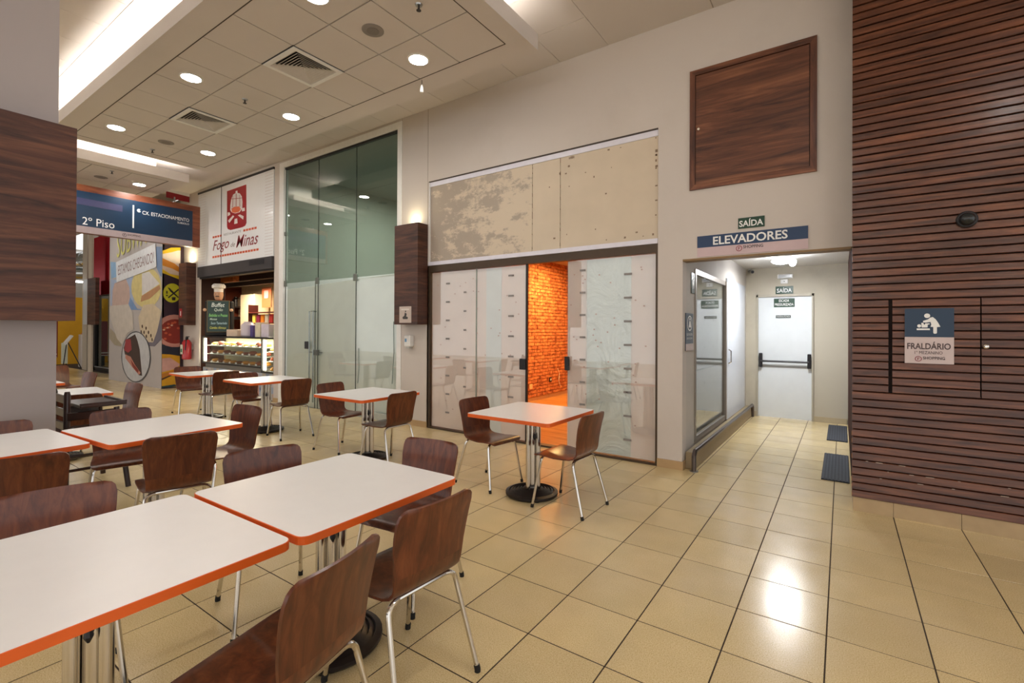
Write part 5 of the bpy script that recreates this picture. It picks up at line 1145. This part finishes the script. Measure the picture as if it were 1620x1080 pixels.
# ------------------------------------------------------------------ chairs
def frange(n): return [i/(n-1) for i in range(n)]
PROF = [(.222, .418), (.216, .430), (.200, .441), (.165, .448), (.10, .445), (.02, .438), (-.06, .434), (-.115, .437), (-.150, .448), (-.175, .468), (-.189, .495), (-.197, .53),
        (-.205, .58), (-.214, .64), (-.225, .70), (-.238, .75), (-.246, .778), (-.250, .792), (-.252, .800)]
HALF = [.185, .200, .205, .207, .205, .200, .193, .186, .181, .179, .180, .184, .190, .196, .201, .203, .203, .203, .203]
def shell(i0, i1):
    """slice i0..i1 of the bent plywood profile as a thin solid"""
    T_ = .0055; nt_ = 11; rows = []
    L = len(PROF)
    top = PROF[-1][1]
    for i in range(i0, i1+1):
        x, z = PROF[i]; a_ = PROF[max(i-1, 0)]; b_ = PROF[min(i+1, L-1)]
        tx, tz = b_[0]-a_[0], b_[1]-a_[1]; ln = math.hypot(tx, tz); nx_, nz_ = tz/ln, -tx/ln
        hw = HALF[i]
        if z > top-.045 and i > 10: d = z-(top-.045); hw = hw-.045+math.sqrt(max(0, .045**2-d*d))
        if i <= 2: hw -= (.014, .005, .001)[i]
        rows.append((x, z, nx_, nz_, hw, i))
    mb = MB(); vs = []
    for side in (1, -1):
        for x, z, nx_, nz_, hw, i in rows:
            for k in range(nt_):
                t_ = -1 + 2*k/(nt_-1); y = t_*hw
                bend = (.018 if i > 12 else .018*max(0, i-8)/4 if i > 8 else 0)*t_*t_       # wrap of the back
                dip = -.010*(1-t_*t_)*max(0, 1-abs(i-6)/4) + (-.006*t_*t_ if 2 < i < 6 else 0)
                vs.append((x + bend + side*T_*nx_, y, z + dip + side*T_*nz_))
    R_ = len(rows); N = R_*nt_; fs = []
    for r in range(R_-1):
        for k in range(nt_-1):
            a = r*nt_+k; fs.append((a, a+1, a+nt_+1, a+nt_)); fs.append((N+a, N+a+nt_, N+a+nt_+1, N+a+1))
    for r in range(R_-1):
        for k in (0, nt_-1): a = r*nt_+k; fs.append((a, a+nt_, N+a+nt_, N+a))
    for k in range(nt_-1):
        if i0 == 0: fs.append((k, N+k, N+k+1, k+1))
        if i1 == L-1: a = (R_-1)*nt_+k; fs.append((a, a+1, N+a+1, N+a))
    return mb.add(vs, fs)
def arc(p, q, r_, n=5):
    pass
def leg_path(sx, sy):
    fx_, fy = (.215, .225) if sx > 0 else (-.255, .215)
    tx_, ty = (.150, .185) if sx > 0 else (-.145, .180)
    foot = Vector((fx_, sy*fy, .012)); knee = Vector((tx_, sy*ty, .405)); inn = Vector((tx_-.004*sx, sy*(ty-.055), .425))
    pts = [foot, foot.lerp(knee, .9)]
    a_, b_, c_ = foot.lerp(knee, .93), knee + Vector((0, 0, .018)), inn
    for i in range(1, 6):
        t_ = i/6; pts.append(a_*(1-t_)**2 + b_*2*t_*(1-t_) + c_*t_*t_)
    pts.append(inn); return pts
def make_chair(label, group):
    t = thing('dining_chair', label, 'chair', (0, 0, 0), 0, group)
    st = obj('seat', shell(0, 11), CHAIRW, t, sm=50, local=True)
    bk = obj('backrest', shell(11, len(PROF)-1), CHAIRW, t, sm=50, local=True)
    for sx in (1, -1):
        for sy in (1, -1):
            pts = leg_path(sx, sy)
            lg = obj('leg', MB().tube(pts, .011, 10), CHROME, t, sm=True, local=True)
            f = pts[0]; obj('foot_cap', MB().tube([(f.x, f.y, 0), (f.x, f.y, .012), (f.x-(f.x*.02), f.y*.995, .028)], .0135, 10), RUBBER, lg, sm=True, local=True)
    fm = MB().tube([(.146, -.13, .425), (.146, .13, .425)], .011, 10).tube([(-.141, -.125, .425), (-.141, .125, .425)], .011, 10)
    for s_ in (-1, 1): fm.tube([(.146, s_*.10, .425), (.10, s_*.10, .422), (-.10, s_*.10, .420), (-.141, s_*.10, .424)], .008, 8)
    obj('under_frame', fm, CHROME, t, sm=True, local=True)
    return t
# x, y of the back top, heading in degrees (0 looks towards +X), label
CH = [
 (-3.05, 3.73, -6, 'bentwood chair left of the square table in front of the boarded shop'),
 (-1.66, 3.60, 177, 'bentwood chair right of the square table, closest to the corridor'),
 (-5.33, 3.67, 4, 'bentwood chair at the left of the table before the wide glass storefront'),
 (-3.88, 3.59, 180, 'bentwood chair at the right of the table before the wide glass storefront'),
 (-7.54, 3.70, -4, 'bentwood chair at the left of the second wall-side table from the food counter'),
 (-6.05, 3.68, 170, 'bentwood chair at the right of the second wall-side table from the food counter'),
 (-9.55, 3.72, -8, 'bentwood chair at the far left of the table nearest the food counter'),
 (-7.98, 3.67, 184, 'bentwood chair at the right of the table nearest the food counter'),
 (-4.33, 2.18, 276, 'bentwood chair at the head of the middle table row, seen three-quarter'),
 (-3.48, 1.33, 167, 'large bentwood chair back in front of the middle table row, right one'),
 (-3.56, .60, 169, 'bentwood chair back at the left edge in front of the middle table row'),
 (-4.98, 1.45, -12, 'bentwood chair behind the middle table row with a light patch on its back'),
 (-5.02, .72, -12, 'bentwood chair behind the middle row, half cut by the left edge beside the column'),
 (-2.73, 1.45, -15, 'bentwood chair behind the nearest pair of tables, middle of the picture'),
 (-2.76, .58, -14, 'bentwood chair behind the nearest table at the left edge'),
 (-2.09, 2.17, 277, 'bentwood chair at the far head of the nearest pair of tables'),
 (-1.32, 1.42, 177, 'bentwood chair on the camera side of the nearest tables, right one'),
 (-1.23, .90, 194, 'nearest bentwood chair at the bottom edge of the picture'),
 (-6.40, 1.50, 169, 'dark bentwood chair behind the wooden high chair, before the far left table'),
 (-7.18, 2.24, 275, 'bentwood chair seen edge-on before the cake plate poster, at the far left table'),
 (-9.43, 2.38, 278, 'small distant bentwood chair at the head of the farthest table'),
 (-9.75, 1.62, 0, 'distant bentwood chair just right of the front column'),
 (-11.5, 2.40, 30, 'distant bentwood chair beyond the farthest table, beside the column'),
]
proto = None
for x, y, dg_, lb in CH:
    a_ = math.radians(dg_)
    ox, oy = x + .246*math.cos(a_), y + .246*math.sin(a_)
    if proto is None:
        proto = make_chair(lb, 'bentwood dining chairs'); proto.location = (ox, oy, 0); proto.rotation_euler = (0, 0, a_)
    else: dup(proto, (ox, oy, 0), a_, lb, 'bentwood dining chairs')

# ------------------------------------------------------------------ tables
def make_table(label, wx, wy):
    t = thing('dining_table', label, 'table', (0, 0, 0), 0, 'white laminate dining tables')
    o_ = rrect(-wx/2+.003, wx/2-.003, -wy/2+.003, wy/2-.003, .037, 5); e_ = rrect(-wx/2, wx/2, -wy/2, wy/2, .04, 5)
    obj('tabletop', MB().prism(o_, lambda u, v, d: (u, v, d), .717, .7465), WLAM, t, local=True)
    n = len(e_); vs = []
    for poly, z in ((e_, .716), (e_, .745), (rrect(-wx/2+.004, wx/2-.004, -wy/2+.004, wy/2-.004, .036, 5), .7462), (rrect(-wx/2+.004, wx/2-.004, -wy/2+.004, wy/2-.004, .036, 5), .716)):
        vs += [(u, v, z) for u, v in poly]
    fs = [(r*n+i, r*n+(i+1) % n, ((r+1) % 4)*n+(i+1) % n, ((r+1) % 4)*n+i) for r in range(4) for i in range(n)]
    obj('edge_band', MB().add(vs, fs), ORANGE, t, local=True)
    sp = MB().cbox((0, 0, .71), .5, .05, .014, .002).cbox((0, 0, .71), .05, .5, .014, .002).lathe([(.06, 0), (.05, .03)], (0, 0, .68), 14)
    obj('top_bracket', sp, BLACK, t, local=True)
    for k, (a, b, r) in enumerate(((0, 0, .037), (.058, .012, .022), (-.050, .035, .022), (.0, -.058, .022))):
        obj('pole', MB().tube([(a, b, .045), (a, b, .70)], r, 16), CHROME, t, sm=True, local=True)
    obj('slot', MB().tube([(.05, -.03, .56), (.05, -.03, .52), (.05, -.03, .50)], .012, 8, radii=[.004, .014, .004]), BLACK, t, sm=True, local=True)
    pr = [(.228, 0), (.235, .010), (.235, .026), (.205, .036), (.200, .027), (.176, .042), (.171, .032), (.147, .049), (.142, .038), (.118, .056), (.113, .044), (.088, .062), (.083, .052), (.06, .066)]
    obj('base', MB().lathe(pr, (0, 0, .008), 32), IRON, t, sm=20, local=True)
    gl = MB()
    for k in range(4): a = math.radians(45 + 90*k); gl.lathe([(.018, 0), (.018, .012)], (.205*math.cos(a), .205*math.sin(a), 0), 10)
    obj('glides', gl, RUBBER, t, local=True)
    return t
TB = [
 (-2.30, 3.66, 0, 'square white table with orange edge standing alone before the boarded shop'),
 (-4.47, 3.58, 1, 'white table with orange edge before the wide glass storefront'),
 (-6.87, 3.70, -1, 'white table with orange edge before the food counter, right of its neighbour'),
 (-8.60, 3.65, -2, 'white table with orange edge nearest the food counter pillar'),
 (-4.21, 1.435, 4, 'right-hand white table of the middle row'),
 (-4.33, .55, 3, 'left-hand white table of the middle row, cut by the picture edge'),
 (-1.985, 1.385, 1, 'nearest pair, far table: white top with a full orange edge seam'),
 (-1.985, .515, 1, 'nearest table at the lower left, cut by the picture edge'),
 (-7.25, 1.52, -4, 'white table beyond the wooden high chair, beside the front column'),
 (-8.90, 1.45, 0, 'farthest white table peeking out right of the column'),
]
tp = None
for k, (x, y, dg_, lb) in enumerate(TB):
    if tp is None: tp = make_table(lb, .84, .85); tp.location = (x, y, 0); tp.rotation_euler = (0, 0, math.radians(dg_))
    else: dup(tp, (x, y, 0), math.radians(dg_), lb)

# ------------------------------------------------------------------ wooden high chair
DW = wood('dark_high_chair_wood', '1C0A08', '2C120E', '3A1A14', (6, 6, 2), rough=.35, coat=.3)
t = thing('high_chair', 'very dark wooden child high chair beside the column behind the middle tables', 'high chair', (-5.85, 1.45, 0))
for (x, y, tx, ty, zt_) in ((-5.60, 1.24, -5.66, 1.26, .91), (-6.10, 1.24, -6.07, 1.26, .91)):
    obj('post', MB().tube([(x, y, 0), (tx, ty, zt_-.03), (tx, ty, zt_)], .024, 12, radii=[.022, .025, .018]), DW, t, sm=True)
for (x, y, tx, ty) in ((-5.50, 1.66, -5.62, 1.60), (-6.2, 1.66, -6.1, 1.60)):
    obj('leg', MB().tube([(x, y, 0), (tx, ty, .74)], .022, 12), DW, t, sm=True)
obj('tray', MB().cbox((-5.86, 1.50, .77), .56, .34, .025, .006).box(-6.12, -5.60, 1.64, 1.66, .78, .80).box(-5.60, -5.585, 1.33, 1.67, .78, .80), DW, t)
obj('seat', MB().cbox((-5.86, 1.42, .52), .46, .36, .03, .006), DW, t)
for z in (.60, .72, .84): obj('back_slat', MB().cbox((-5.865, 1.25, z), .40, .02, .07, .004), DW, t)
for xx in (-5.62, -6.09): obj('side_panel', MB().cbox((xx, 1.42, .69), .02, .34, .07, .004), DW, t)
for z, y0_, y1_ in ((.22, 1.24, 1.65), (.34, 1.25, 1.63)):
    obj('rung', MB().tube([(-5.58, y0_, z), (-5.56, y1_, z)], .013, 8).tube([(-6.11, y0_, z), (-6.13, y1_, z)], .013, 8).tube([(-5.57, y1_, z), (-6.13, y1_, z)], .013, 8), DW, t, sm=True)
